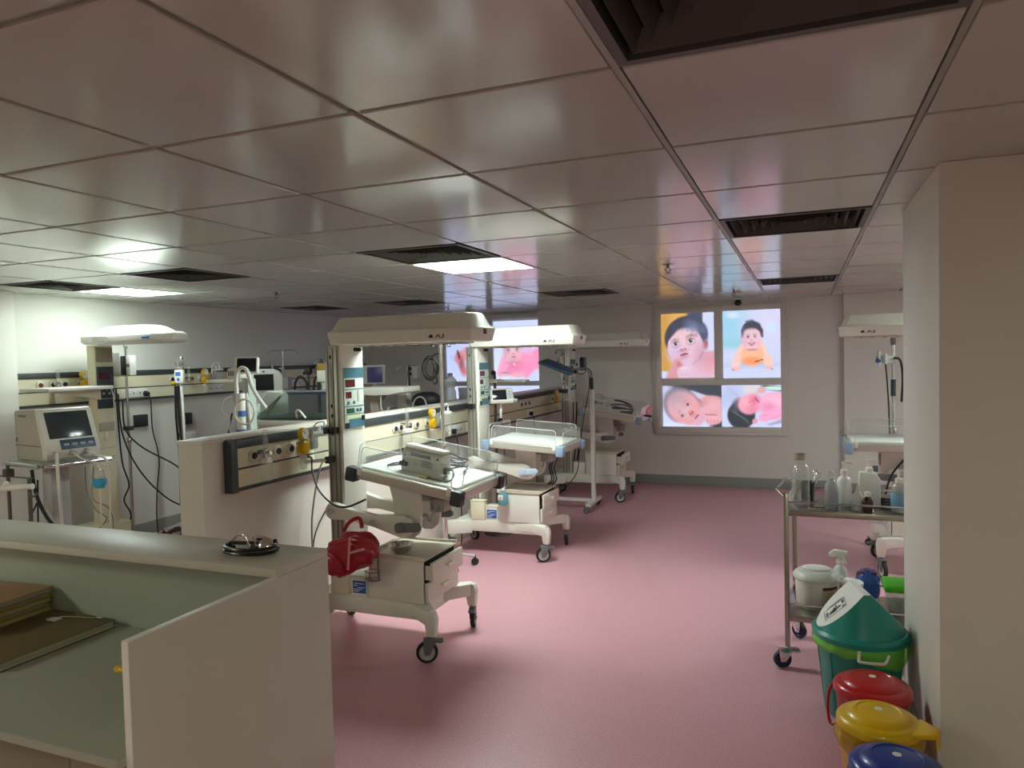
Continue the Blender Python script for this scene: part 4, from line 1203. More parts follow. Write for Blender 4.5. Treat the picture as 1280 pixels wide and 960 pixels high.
q = MB(); q.prism([(-.035, .02), (.03, .02), (.045, .125), (-.01, .12), (-.035, .09)], -.002, .002, 'xz', .0005); q.build('card', mat('pink_card', '#e79ab0', .5), t)
q = MB(); q.ball((0, -.003, .07), .016, .001, .022); q.build('printed_figure', mat('card_print', '#f4ced8', .5), t)
q = MB(); q.box(-.04, .04, -.006, .006, 0, .024, .003); q.tube([(-.02, .0, .012), (-.06, .01, .012)], .006, 6); q.build('clip', black_plastic, t)

# ------------------------------------------------------------------ stands between the warmers
P1 = iv_pole('tall steel pole on a wheeled base between the first two warmers', -2.735, 5.27, 1.835, hooks=True, star=.235, hook_w=.05, r=.0155, rz=0.15)
q = MB()
for k, (a, b, dx) in enumerate(((.075, .085, 0), (.06, .075, .012), (.068, .10, -.01))):
    q.tube([(-.11 + dx + a * math.cos(u), .02 + .006 * k, -.12 + b * math.sin(u)) for u in [i * PI / 8 for i in range(16)]], .006, 6, closed=True)
q.tube([(-.012, .02, 0), (-.06, .02, -.005), (-.10, .025, -.04), (-.08, .03, -.12), (-.09, .02, -.22), (-.07, .02, -.25), (-.05, .02, -.22), (-.07, .02, -.12)], .006, 6)
o = q.build('hanging_cable', cable_black, loc=(-2.735, 5.27, 1.75)); tag(o, 'loops of black cable hanging from the tall steel pole before the pale picture', 'cable')
cable('hanging_cable', 'grey tubes dropping behind the nearest warmer column to the floor', 'cable', [(-2.90, 3.93, 1.07), (-2.92, 3.88, 1.0), (-2.93, 3.80, .7), (-2.93, 3.80, .4), (-2.93, 3.79, .2), (-2.93, 3.80, .02)], .006, mat('tube_grey', '#8c8980', .5))
cable('hanging_cable', 'dark cord falling beside the nearest warmer base to the floor', 'cable', [(-2.93, 4.35, 1.03), (-2.94, 4.2, .9), (-2.95, 3.86, .6), (-2.95, 3.84, .3), (-2.95, 3.86, .02)], .005, cable_black)
for k, (y, z) in enumerate(((5.85, 1.05), (6.28, 1.05), (6.93, 1.05), (7.86, 1.05))):
    t = thing('power_plug', ['black plug with a drooping lead in the partition socket left of the middle warmer column', 'black plug with a lead in the partition socket right of the middle warmer column', 'black plug with a lead in the partition socket behind the small white monitor', 'black plug with a lead in the far partition socket by the third column'][k], 'plug', (-2.941, y, z), 0, 'black plugs in the partition panel')
    q = MB(); q.box(0, .035, -.022, .022, -.022, .022, .006); q.build('body', black_plastic, t)
    q = MB(); q.tube([(.03, 0, -.015), (.05, .0, -.08), (.04, .03, -.3), (.06, .02, -.6), (.04, .06, -.9), (.02, .09, -z + .008)], .005, 6); q.build('lead', cable_black, t)

# ------------------------------------------------------------------ right-hand warmer stand
t = iv_pole('dark tipped pole with clamps standing behind the right warmer bed', .705, 6.86, 1.77, hooks=False, star=.2, r=.014)
q = MB(); q.box(-.02, .02, -.02, .02, 1.73, 1.79, .004); q.build('cap', dark_steel, t)
q = MB(); q.cyl((0, 0, 1.30), (0, 0, 1.44), .02, n=12); q.build('grip', mat('navy_grip', '#27323f', .5), t)
q = MB(); q.box(-.13, .0, -.02, .02, 1.58, 1.64, .006); q.cyl((-.11, -.03, 1.55), (-.11, -.03, 1.68), .012, n=10); q.cyl((-.06, -.03, 1.57), (-.06, -.03, 1.66), .012, n=10); q.build('blender_valve', light_grey, t)
q = MB(); q.cyl((-.12, -.035, 1.60), (-.12, -.055, 1.60), .02, n=12); q.build('dial', mat('dial_blue', '#3b4a86', .4), t)
q = MB(); q.tube([(-.06, -.02, 1.57), (-.05, -.02, 1.45), (-.035, 0, 1.2), (-.03, 0, .95)], .006, 6); q.tube([(.0, -.03, 1.62), (.05, -.02, 1.60), (.07, 0, 1.45), (.06, 0, 1.25)], .01, 8); q.build('hoses', black_rubber, t)
# flowing cable under the right warmer
q = MB(); q.tube([(1.24 - x, 6.25 - y, z) for x, y, z in [(.74, 6.17, .90), (.60, 6.0, .76), (.56, 5.98, .58), (.64, 5.98, .6), (.70, 5.98, .68)]], .007, 6); q.build('hanging_lead', cable_black, W4)

for z, w in ((1.775, .21), (1.675, .13)):
    q = MB(); q.tube([(-.075, -w - .03, z - .02), (-.075, -w - .025, z - .04), (-.075, -w, z - .03), (-.075, -w, z), (-.075, 0, z + .004), (-.075, w, z), (-.075, w, z - .03), (-.075, w + .025, z - .04), (-.075, w + .03, z - .02)], .005, 6, smooth=False); q.cyl((-.075, 0, z), (-.05, 0, z), .008, n=8)
    q.build('hook_bar', dark_steel, W3)
q = MB()
for dx, dy in ((0, 0), (.03, .03), (.05, -.02)):
    q.tube([(.10 + dx, -.13 + dy, 1.15), (.11 + dx, -.17 + dy, 1.0), (.09 + dx, -.15 + dy, .8), (.12 + dx, -.16 + dy, .6), (.1 + dx, -.15 + dy, .45)], .007, 6)
q.build('hanging_lead', cable_black, W3)
q = MB()
for dx in (0, .02, .045):
    q.tube([(.62 + dx, .16, .93), (.64 + dx, .15, .82), (.60 + dx, .17, .72), (.63 + dx, .14, .62), (.60 + dx, .10, .577)], .006, 6)
q.build('hanging_lead', cable_black, W2)
# ------------------------------------------------------------------ left bay : round topped warmer against the left wall
t = thing('radiant_warmer', 'cream radiant warmer with a rounded white top against the left wall', 'infant warmer', (-5.87, 4.68, 0), 0)
q = MB(); q.box(-.045, .055, -.092, .092, .10, 1.90, .01); q.build('column', mat('ivory_enamel', '#e4ddc0', .4), t)
q = MB(); q.box(.055, .07, -.082, .082, 1.335, 1.71, .003); cp = q.build('control_panel', mat('navy_panel', '#39454c', .3), t)
q = MB(); q.box(.07, .0715, -.07, .04, 1.60, 1.66); q.build('red_display', red_led, cp)
q = MB(); q.box(.07, .0715, -.08, .08, 1.42, 1.425); q.build('divider', light_grey, cp)
for y, z in ((-.05, 1.53), (.0, 1.53), (.05, 1.53), (-.03, 1.47), (.03, 1.47)):
    q = MB(); q.cyl((.07, y, z), (.076, y, z), .011, n=12); q.build('button', light_grey, cp)
q = MB(); q.tube([(.075, .0, 1.50), (.11, .0, 1.53), (.13, .02, 1.45), (.12, .03, 1.30), (.10, .05, 1.10)], .005, 6); q.build('probe_lead', cable_white, cp)
q = MB(); q.box(.055, .062, -.085, .085, 1.75, 1.88, .003); q.build('air_grille', mat('grille_beige', '#a9a08a', .5), t)
for z0, z1 in ((1.13, 1.21), (.98, .985), (.90, .905)):
    q = MB(); q.box(.055, .062, -.08, .08, z0, z1); q.build('label_strip', mat('label_grey', '#bdb9a8', .5), t)
q = MB(); q.box(.056, .068, -.03, .0, 1.05, 1.12, .003); q.build('switch', white_plastic, t)
q = MB()
def cring(x0, x1, w, z, e=.07): return [(x0, -w + e, z), (x0 + e, -w, z), (x1 - e * 1.6, -w, z), (x1, -w + e * 1.6, z), (x1, w - e * 1.6, z), (x1 - e * 1.6, w, z), (x0 + e, w, z), (x0, w - e, z)]
q.loft([cring(-.03, .94, .17, 1.905), cring(-.05, .97, .19, 1.925), cring(-.05, .97, .19, 1.972), cring(-.02, .94, .17, 1.995), cring(.06, .88, .15, 2.0), cring(.13, .80, .13, 2.04), cring(.22, .72, .10, 2.058)], bev=.004)
ca = q.build('canopy', mat('bright_white_plastic', '#eef0e8', .35), t)
q = MB(); q.box(.74, .83, -.192, -.188, 1.935, 1.953, .002); q.build('badge', mat('badge_blue', '#2f73b5', .4), ca)
q = MB()
for i, w in enumerate((.18, .2, .15)):
    q.box(.16, .16 + w, -.1915, -.19, 1.96 - i * .016, 1.963 - i * .016)
q.build('printed_lines', mat('print_grey', '#7d807b', .6), ca)
q = MB(); q.box(.1, .88, -.1, .1, 1.9, 1.906); q.build('heater_grille', reflector, ca)
q = MB(); q.tube([(.42, -.1, 1.90), (.43, -.1, 1.87), (.46, -.1, 1.86), (.47, -.1, 1.88)], .004, 6); q.build('hook', chrome, ca)
q = MB(); q.box(-.05, .30, -.70, -.11, 1.515, 1.545, .008); sh = q.build('side_shelf', white_plastic, t)
q = MB(); q.prism([(-.60, 1.515), (-.11, 1.515), (-.11, 1.42)], .10, .14, 'yz', .003); q.build('shelf_bracket', mat('ivory_enamel', '#e4ddc0', .4), sh)
q = MB(); q.box(-.20, .70, -.2, .2, .09, .17, .01); q.box(-.18, .12, -.16, .16, .17, .3, .01); q.build('base', mat('ivory_enamel', '#e4ddc0', .4), t)
for x, y in ((-.14, -.16), (-.14, .16), (.64, -.16), (.64, .16)):
    caster(t, x, y, .095, .5, .036, name='castor', brake=False)

# slim pole with pump beside it
t = iv_pole('chrome drip stand with an infusion pump beside the round topped warmer', -5.95, 5.02, 1.90, hooks=False, star=.12, r=.012)
t2 = thing('infusion_pump', 'grey infusion pump clamped high on the chrome drip stand', 'pump', (-5.95, 5.005, 1.62))
q = MB(); q.box(-.065, .03, -.08, -.015, 0, .215, .008); q.build('side_case', light_grey, t2)
q = MB(); q.box(.031, .085, -.07, .0, .01, .185, .006); q.build('door', black_plastic, t2)
q = MB(); q.box(.086, .14, -.06, .01, .0, .19, .008); w_ = q.build('front_case', white_plastic, t2)
q = MB(); q.box(.092, .135, -.0615, -.06, .08, .11); q.build('display', grey_plastic, w_)
q = MB(); q.box(-.02, .02, -.016, -.0135, .1, .14, .002); q.build('clamp', dark_grey, t2)
q = MB(); q.box(-.04, .04, -.032, .03, 1.10, 1.14, .006); q.build('cable_clip', dark_grey, t)
for k in range(4):
    dx = -.05 + .028 * k
    z0 = (1.42, 1.5, 1.38, 1.45)[k]
    cable('power_cable', ['black lead running straight down behind the chrome drip stand', 'black lead twisting down the front of the chrome drip stand', 'black lead bowing off the chrome drip stand toward the partition', 'black lead looping low from the chrome drip stand toward the partition'][k], 'cable',
          [[(-6.05, 4.93, z0), (-6.03, 4.92, 1.12), (-6.04, 4.90, .9), (-6.02, 4.92, .6), (-6.04, 4.9, .3), (-6.03, 4.86, .02)],
           [(-6.01, 4.95, z0), (-5.97, 4.93, 1.12), (-5.93, 4.92, .8), (-5.87, 4.93, .6), (-5.93, 4.92, .45), (-5.85, 4.92, .3), (-5.95, 4.9, .02)],
           [(-5.94, 4.96, z0), (-5.91, 4.95, 1.12), (-5.77, 5.0, .95), (-5.53, 5.1, .80), (-5.35, 5.15, .7), (-4.8, 5.2, .58), (-4.5, 5.25, .52)],
           [(-5.99, 4.955, z0), (-5.95, 4.945, 1.1), (-5.87, 5.0, .8), (-5.67, 5.05, .55), (-5.45, 5.15, .38), (-4.95, 5.2, .35), (-4.8, 5.25, .45), (-4.6, 5.3, .62)]][k], .007, cable_black, 'black leads on the drip stand')
t = thing('power_plug', 'black plug in the left wall socket with a lead dropping past a square box', 'plug', (-6.138, 5.39, 1.43))
q = MB(); q.lathe([(0, 0), (.028, 0), (.03, .012), (.018, .045), (.008, .06), (0, .06)], 14, M=Ry(PI / 2)); q.build('body', black_plastic, t)
q = MB(); q.tube([(.05, 0, -.01), (.07, .0, -.1), (.075, .0, -.35), (.13, .0, -.55), (.17, -.02, -.7), (.14, -.03, -.95), (.13, -.04, -1.2), (.15, -.05, -1.42)], .006, 6); q.build('lead', cable_black, t)
for y, z, l in ((5.36, 1.16, 'square black box on the left wall under the sockets'), (5.93, 1.13, 'square black box on the left wall behind the slim stand with the blue display')):
    t = thing('wall_box', l, 'box', (LEFT + .0005, y, z), 0, 'black boxes on the left wall')
    q = MB(); q.box(0, .035, -.075, .075, -.06, .06, .004); q.build('body', mat('box_black', '#232425', .45), t)
    q = MB(); q.box(.035, .039, -.062, .062, -.048, .048, .002); q.build('cover', mat('box_cover', '#2d2e30', .4), t)
t = thing('wall_socket', 'white double socket low on the left wall beyond the partition end', 'socket', (LEFT + .0005, 5.98, .93))
q = MB(); q.box(0, .012, -.09, .09, -.05, .05, .004); q.build('plate', socket_m, t)
q = MB()
for y in (-.045, .045):
    for a, b in ((0, .016), (-.014, -.008), (.014, -.008)):
        q.cyl((.012, y + a, b), (.0128, y + a, b), .005, n=8)
q.build('socket_holes', dark_grey, t)

# boxy ventilator on its cart
t = thing('ventilator_cart', 'pale trolley with a square column carrying the boxy ventilator', 'trolley', (-5.07, 3.66, 0), -.2)
q = MB(); q.box(-.25, .27, -.22, .25, 1.015, 1.05, .012); tp = q.build('top_plate', light_grey, t)
q = MB(); q.cyl((-.25, -.24, 1.03), (.25, -.24, 1.03), .016, n=10); q.cyl((.285, -.22, 1.03), (.285, .24, 1.03), .016, n=10); q.build('rail', chrome, tp)
q = MB(); q.box(-.08, .05, -.07, .06, .12, 1.015, .008); q.build('column', mat('column_lilac', '#c3c2c6', .4), t)
q = MB(); q.box(-.28, .28, -.06, .06, .07, .12, .01); q.box(-.06, .06, -.26, .26, .07, .12, .01); q.build('base', light_grey, t)
for x, y in ((-.24, 0), (.24, 0), (0, -.22), (0, .22)):
    caster(t, x, y, .075, .6, .027, name='castor', brake=False)
q = MB(); q.cyl((-.2, -.24, 1.02), (-.2, -.24, .55), .012, n=10); q.box(-.235, -.165, -.265, -.21, .93, .99, .008); q.build('drip_arm', dark_steel, t)
t = thing('ventilator', 'boxy white ventilator with a dark tilted screen and blue key panel', 'ventilator', (-5.07, 3.66, 1.0505), -.2)
q = MB(); q.prism([(-.21, 0), (.24, 0), (.25, .09), (.13, .355), (.09, .368), (-.20, .355), (-.215, .34)], -.178, .178, 'xz', .014)
q.build('casing', mat('ventilator_grey', '#c3c1b6', .42), t)
q = MB(); q.prism([(.20, .015), (.257, .02), (.262, .09), (.143, .366), (.10, .372), (.19, .09)], -.185, .185, 'xz', .012); fr = q.build('front_frame', white_plastic, t)
M = Tr(.2025, 0, .228) @ Ry(-math.radians(23.5))
q = MB(); q.box(-.002, .0035, -.145, .145, -.075, .125, .002, M=M); q.build('screen', mat('ventilator_screen', '#3d4548', .15), fr)
q = MB(); q.box(-.003, .0035, -.085, .15, -.158, -.088, .002, M=M); kp = q.build('key_panel', mat('key_panel_blue', '#47647f', .4), fr)
for k in range(4):
    q = MB(); q.box(.0035, .006, -.065 + .055 * k, -.03 + .055 * k, -.135, -.115, .001, M=M); q.build('key', light_grey, kp)
for y in (-.13, -.02, .08):
    q = MB(); q.cyl((.25, y, .06), (.285, y, .055), .018, n=12); q.build('port', light_grey, t)
q = MB(); q.box(-.15, -.03, -.180, -.1775, .31, .325, .001); q.box(-.2, -.17, -.180, -.1775, .13, .16, .001); q.build('side_marks', mat('print_grey', '#7d807b', .6), t)
q = MB(); q.box(-.21, .24, -.1805, -.1775, .105, .11); q.build('seam', grey_plastic, t)
q = MB(); q.tube([(.285, -.13, .055), (.33, -.15, .05), (.36, -.16, -.1), (.365, -.15, -.45), (.37, -.14, -.8)], .011, 8); q.build('breathing_tube', cable_white, t)
q = MB(); q.tube([(.285, .08, .055), (.36, .10, .03), (.42, .14, -.01), (.40, .18, -.08)], .009, 8); q.tube([(.285, -.02, .055), (.38, .0, .01), (.44, .08, -.03), (.42, .15, -.10), (.42, .14, -.5), (.38, .1, -.62)], .006, 8); q.build('circuit_tube', cable_white, t)
t = thing('water_trap', 'blue and clear breathing filter hanging right of the boxy ventilator', 'filter', (-4.72, 3.72, .875))
q = MB(); q.lathe([(.012, .10), (.03, .09), (.034, .06), (.034, .03), (.026, .02)], 16); q.build('upper_cup', clear('milky_plastic'), t)
q = MB(); q.lathe([(.0, -.045), (.03, -.04), (.042, -.01), (.045, .015), (.036, .03)], 16, sx=1.3); q.build('blue_cup', mat('cyan_plastic', '#46b4e0', .35), t)
q = MB(); q.cyl((.0, 0, -.045), (0, 0, -.32), .006, n=8); q.cyl((0, 0, .1), (-.015, 0, .13), .008, n=8); q.build('drain_tube', cable_white, t)
for k, pp in enumerate(([(-5.20, 3.56, .97), (-5.12, 3.53, .80), (-4.98, 3.52, .62), (-4.80, 3.56, .48), (-4.68, 3.6, .35), (-4.6, 3.62, .02)],
                        [(-5.05, 3.55, .45), (-4.92, 3.53, .52), (-4.80, 3.55, .44), (-4.74, 3.6, .3), (-4.72, 3.62, .02)],
                        [(-5.16, 3.57, .75), (-5.20, 3.52, .6), (-5.23, 3.5, .45), (-5.16, 3.5, .35), (-5.14, 3.5, .02)],
                        [(-5.15, 3.565, .9), (-5.13, 3.54, .6), (-5.11, 3.52, .4), (-5.05, 3.5, .02)])):
    cable('ventilator_hose', ['thick black hose crossing down from the pale trolley top', 'black hose looping low across the pale trolley column', 'black lead curling left of the pale trolley column', 'black lead hanging straight beside the pale trolley column'][k], 'hose', pp, (.012, .011, .006, .006)[k], cable_black, 'hoses under the boxy ventilator')
for k, pp in enumerate(([(-4.86, 3.72, .98), (-4.88, 3.74, .8), (-4.82, 3.76, .66), (-4.74, 3.78, .60), (-4.80, 3.76, .52)], [(-4.80, 3.74, .98), (-4.82, 3.74, .75), (-4.72, 3.78, .68), (-4.70, 3.80, .55), (-4.74, 3.8, .3)])):
    cable('sensor_lead', ['thin grey lead tangled left of the blue filter', 'thin grey lead falling behind the blue filter'][k], 'cable', pp, .004, mat('lead_grey', '#8a857a', .5), 'sensor leads by the blue filter')
t = thing('side_table', 'corner of a white rail and thin rod at the left photo edge', 'table', (-4.55, 2.98, 0))
q = MB(); q.tube([(-.25, -.10, .965), (.13, -.02, .985), (.20, .0, .99)], .018, 10, smooth=False); q.build('top_rail', white_plastic, t)
q = MB(); q.tube([(-.25, -.05, 1.055), (.17, .02, 1.035)], .005, 6); q.build('thin_rod', dark_steel, t)
q = MB(); q.cyl((.17, .0, .0), (.17, .0, 1.04), .012, n=10); q.cyl((-.25, -.10, 0), (-.25, -.10, .97), .012, n=10); q.build('leg', dark_steel, t)
q = MB(); q.ball((.02, -.04, 1.0), .022); q.build('knob', white_plastic, t)
q = MB(); q.tube([(.17, 0, .98), (.20, -.02, .95), (.22, -.01, .93), (.235, 0, .95)], .006, 6); q.build('hook', dark_steel, t)

# slim stand with the blue display
t = iv_pole('slim drip stand with a blue display by the near end of the partition', -5.79, 5.50, 1.76, hooks=False, star=.2, r=.016)
q = MB(); q.cyl((-.045, .0, 1.5), (-.045, .0, 1.74), .012, n=10); q.cyl((.03, 0, 1.7), (.03, 0, 1.79), .02, n=10, bev=.004); q.box(-.06, .05, -.015, .015, 1.66, 1.69, .004); q.build('gas_mixer', chrome, t)
q = MB(); q.box(-.01, .095, -.06, -.02, 1.53, 1.66, .01); d_ = q.build('display_unit', white_plastic, t)
q = MB(); q.box(.01, .075, -.0615, -.06, 1.60, 1.64); q.cyl((.045, -.062, 1.565), (.045, -.06, 1.565), .018, n=14); q.build('display', mat('display_blue', '#3f74c8', .3), d_)
q = MB(); q.cyl((-.06, -.04, 1.53), (-.02, -.04, 1.53), .016, n=10); q.build('yellow_fitting', yellow_m, t)
q = MB(); q.tube([(-.03, -.03, 1.5), (-.03, -.035, 1.2), (-.015, -.03, .8), (-.02, -.03, .3)], .011, 8); q.tube([(.0, -.03, 1.5), (.01, -.04, 1.2), (.03, -.03, .8), (.02, -.03, .3)], .011, 8); q.build('hoses', black_rubber, t)
q = MB(); q.tube([(.05, -.03, 1.5), (.06, -.03, 1.3), (.065, -.03, .9), (.06, -.03, .3)], .013, 8); q.build('white_hose', cable_white, t)
cable('ventilator_hose', 'short ribbed black hose curving down left of the partition end', 'hose', [(-3.20, 3.02, .80), (-3.32, 3.03, .76), (-3.42, 3.04, .64), (-3.43, 3.05, .54)], .012, black_rubber)

# ------------------------------------------------------------------ bay behind the partition
t = thing('bar_shelf', 'flat white shelf bar behind the far side of the partition end', 'shelf', (-4.72, 4.98, 0), .28)
q = MB(); q.box(-.13, .19, -.09, .09, 1.545, 1.57, .006); q.build('shelf_board', white_plastic, t); q = MB(); q.cyl((.10, 0, 0.03), (.10, 0, 1.545), .018, n=12); q.cyl((.10, 0, 0), (.10, 0, .03), .2, .19, 24, .004); q.build('pedestal', light_grey, t)
# ventilator on a column
t = thing('ventilator', 'column ventilator with a dark tilted monitor and white hose loops', 'ventilator', (-3.54, 4.05, 0))
q = MB(); q.box(-.112, -.052, -.04, .04, .12, 1.60, .01); q.build('column', mat('pale_green_column', '#b5c2ba', .4), t)
q = MB(); q.box(-.26, .26, -.05, .05, .06, .12, .012); q.box(-.05, .05, -.26, .26, .06, .12, .012); q.build('base', light_grey, t)
for x, y in ((-.22, 0), (.22, 0), (0, -.22), (0, .22)):
    caster(t, x, y, .065, .6, .022, name='castor', brake=False)
q = MB(); q.box(-.085, .085, -.02, .02, -.058, .058, .010, M=Tr(-.095, .0, 1.69) @ Rz(.35) @ Rx(-.2)); hd = q.build('monitor', white_plastic, t)
q = MB(); q.box(-.062, .075, -.0225, -.02, -.048, .050, .002, M=Tr(-.095, .0, 1.69) @ Rz(.35) @ Rx(-.2)); q.build('screen', screen_m, hd)
q = MB(); q.prism([(-.235, 1.59), (-.15, 1.60), (-.15, 1.69), (-.228, 1.67)], -.05, .05, 'xz', .008); q.build('monitor_back', white_plastic, t)
q = MB()
for k in range(3):
    q.box(-.218 + .02 * k, -.208 + .02 * k, -.053, -.05, 1.62, 1.655, .001)
q.build('vent_marks', grey_plastic, t)
q = MB(); q.tube([(-.075, -.12, 1.27), (-.08, -.12, 1.45), (-.085, -.12, 1.60), (-.05, -.12, 1.67), (.01, -.12, 1.66), (.06, -.13, 1.55), (.12, -.14, 1.47), (.19, -.15, 1.40)], .014, 8); q.build('breathing_hose', cable_white, t)
q = MB(); q.cyl((-.07, -.10, 1.25), (-.07, -.10, 1.50), .030, n=14, bev=.006); q.build('canister', white_plastic, t)
q = MB(); q.cyl((-.07, -.10, 1.34), (-.07, -.10, 1.38), .032, n=14); q.cyl((-.07, -.10, 1.21), (-.07, -.10, 1.25), .034, n=14); q.build('canister_band', mat('band_blue', '#4b74b4', .4), t)
q = MB(); q.tube([(.0 + .085 * math.cos(k * PI / 8), -.145, 1.375 + .085 * math.sin(k * PI / 8)) for k in range(16)], .007, 6, closed=True); q.tube([(-.12, -.13, 1.48), (-.19, -.13, 1.45), (-.21, -.13, 1.38), (-.15, -.13, 1.33), (-.15, -.13, 1.25), (-.10, -.13, 1.2)], .006, 6); q.tube([(.0, -.12, 1.5), (.02, -.12, 1.35), (.04, -.12, 1.2)], .010, 6); q.build('hose_coil', cable_white, t)
q = MB(); q.tube([(-.15, -.10, 1.36), (-.19, -.10, 1.2), (-.20, -.10, .9), (-.18, -.08, .5)], .006, 6); q.build('power_lead', cable_black, t)
q = MB(); q.box(-.12, -.02, -.15, -.05, 1.16, 1.205, .006); q.build('holder', black_plastic, t)

# incubator
t = thing('incubator', 'white based incubator with a sloping clear hood behind the partition', 'incubator', (-3.68, 4.75, 0), .06)
q = MB(); q.box(-.36, .42, -.27, .27, 1.22, 1.262, .012); q.build('bed_deck', white_plastic, t)
q = MB(); q.box(-.30, .34, -.22, .22, .62, 1.2195, .012); cb = q.build('cabinet', mat('incubator_body', '#cfd3cd', .4), t)
q = MB(); q.box(-.22, -.12, -.225, -.22, 1.05, 1.16, .002); q.build('notice', mat('notice_brown', '#b0765e', .5), cb)
q = MB(); q.box(-.28, -.2, -.235, -.22, 1.10, 1.15, .004); q.build('switch_box', white_plastic, cb)
q = MB(); q.box(-.05, .05, -.05, .05, .12, .62, .01); q.box(-.33, .35, -.25, -.19, .075, .125, .01); q.box(-.33, .35, .19, .25, .075, .125, .01); q.box(-.06, .06, -.2, .2, .08, .12, .01); q.build('pedestal', light_grey, t)
for x in (-.29, .31):
    for y in (-.22, .22):
        caster(t, x, y, .08, .6, .03, name='castor', brake=False)
# hood : white end, clear sloping front
q = MB(); q.prism([(-.27, 1.263), (.25, 1.263), (.25, 1.44), (.20, 1.478), (-.02, 1.478)], -.358, -.345, 'yz', .004)
q.prism([(-.44, 1.29), (-.36, 1.263), (-.30, 1.263), (-.13, 1.47), (-.30, 1.478)], -.12, -.10, 'xz', .004)
q.prism([(-.52, 1.275), (-.36, 1.263), (-.31, 1.32), (-.42, 1.36)], -.28, -.26, 'xz', .006)
q.prism([(-.36, 1.478), (-.16, 1.478), (-.32, 1.31), (-.40, 1.40)], -.285, -.272, 'xz', .004)
q.build('hood_end', mat('hood_white', '#dfe6df', .35), t)
q = MB(); q.box(-.46, -.42, -.283, -.281, 1.30, 1.33, .001); q.build('logo', mat('logo_orange', '#c9902a', .5), t)
q = MB(); q.box(-.41, -.37, -.283, -.281, 1.312, 1.32); q.build('logo_text', mat('print_grey', '#7d807b', .6), t)
q = MB()
def pane(P):
    tb = bmesh.new(); tb.faces.new([tb.verts.new(p) for p in P]); bmesh.ops.solidify(tb, geom=tb.faces[:], thickness=.005); q._add(tb)
pane([(-.30, -.265, 1.268), (.38, -.265, 1.268), (.38, -.10, 1.47), (-.14, -.10, 1.47)])
pane([(-.14, -.10, 1.475), (.38, -.10, 1.475), (.38, .22, 1.475), (-.14, .22, 1.475)])
pane([(.38, -.265, 1.268), (.38, .25, 1.268), (.38, .22, 1.47), (.38, -.10, 1.47)])
q.build('clear_hood', smoke_acrylic, t)
q = MB(); q.tube([(-.14, -.1, 1.478), (.38, -.1, 1.478), (.38, .22, 1.478)], .006, 6, smooth=False); q.build('hood_rim', light_grey, t)
q = MB(); q.box(-.28, .36, -.22, .22, 1.2625, 1.285, .008); q.build('mattress', mat('grey_mattress', '#929b97', .6), t)
q = MB(); q.tube([(.08, -.24, 1.275), (.08, -.25, 1.33), (.11, -.25, 1.335), (.16, -.25, 1.28)], .008, 8); q.build('latch', white_plastic, t)

# rounded monitor on its own pole
t = thing('patient_monitor', 'white rounded frame monitor with a dark screen above the incubator', 'monitor', (-4.82, 5.6, 0), .62)
q = MB(); q.box(-.03, .03, -.03, .03, .05, 1.44, .006); q.cyl((0, 0, 0), (0, 0, .05), .24, .22, 28, .006); q.build('stand', light_grey, t)
q = MB(); q.prism([(-.17, 1.43), (.17, 1.43), (.17, 1.58), (.14, 1.63), (.08, 1.65), (-.08, 1.65), (-.14, 1.63), (-.17, 1.58)], -.05, .05, 'xz', .014); q.build('casing', mat('monitor_white', '#d9dbd9', .4), t)
q = MB(); q.box(-.09, .09, -.0535, -.05, 1.445, 1.60, .002); q.build('screen', screen_m, t)
q = MB(); q.cyl((.0, -.056, 1.625), (.0, -.05, 1.625), .012, n=10); q.build('alarm_lamp', grey_plastic, t)
t = iv_pole('thin drip stand with wide hooks against the dark wall above the incubator', -5.66, 6.9, 1.845, True, .2, .18, .008)
t = thing('syringe_pump', 'upright syringe pump with a black dial on the thin wide hooked stand', 'pump', (-5.66, 6.845, 1.40))
q = MB(); q.box(-.14, -.03, -.05, .03, 0, .13, .008); q.build('casing', light_grey, t); q = MB(); q.box(.0, .15, -.05, .03, 0, .14, .01); q.build('casing_front', mat('pump_lilac', '#aaa7ac', .4), t)
for z, r in ((.10, .035), (.21, .03)):
    q = MB(); q.cyl((.03, -.07, z), (.03, -.05, z), r, n=16); q.build('dial', black_plastic, t)
q = MB(); q.cyl((-.08, -.03, .13), (-.08, -.03, .30), .012, n=10); q.box(.005, .06, -.03, .02, .14, .25, .006); q.build('syringe', light_grey, t)

# blue instrument shelf
t = thing('instrument_shelf', 'blue topped shelf on a pole in front of the left wall', 'shelf', (-4.70, 6.2, 0), .1)
q = MB(); q.box(-.24, .26, -.2, .2, 1.38, 1.41, .006); q.build('top', mat('shelf_blue', '#3f6285', .45), t)
q = MB(); q.cyl((.0, .1, .03), (.0, .1, 1.74), .016, n=12); q.cyl((0, .0, 0), (0, .0, .03), .24, .23, 24, .004); q.build('pole', dark_steel, t)
q = MB(); q.cyl((.0, .1, 1.69), (0, .1, 1.74), .05, .04, 16, .006); q.build('cap', grey_plastic, t)
t = thing('gas_blender', 'white and yellow gas mixer with black hoses on the blue topped shelf', 'device', (-4.57, 6.2, 1.4105), .1)
q = MB(); q.box(-.055, .055, -.05, .05, .09, .21, .008); q.cyl((0, 0, .0), (0, 0, .09), .025, n=12); q.build('casing', white_plastic, t)
q = MB(); q.box(-.05, .05, -.055, .05, .211, .28, .008); q.build('yellow_top', mat('dull_yellow', '#a88b2a', .45), t)
for s in (-1, 1):
    q = MB(); q.tube([(s * .05, -.02, .16), (s * .09, -.03, .12), (s * .10, -.03, .05), (s * .11, -.03, .01)], .012, 8); q.build('hose', black_rubber, t)
q = MB(); q.lathe([(0, 0), (.028, 0), (.03, .04), (.02, .07), (0, .07)], 14, c=(.075, .05, .0)); q.build('white_cup', white_plastic, t)
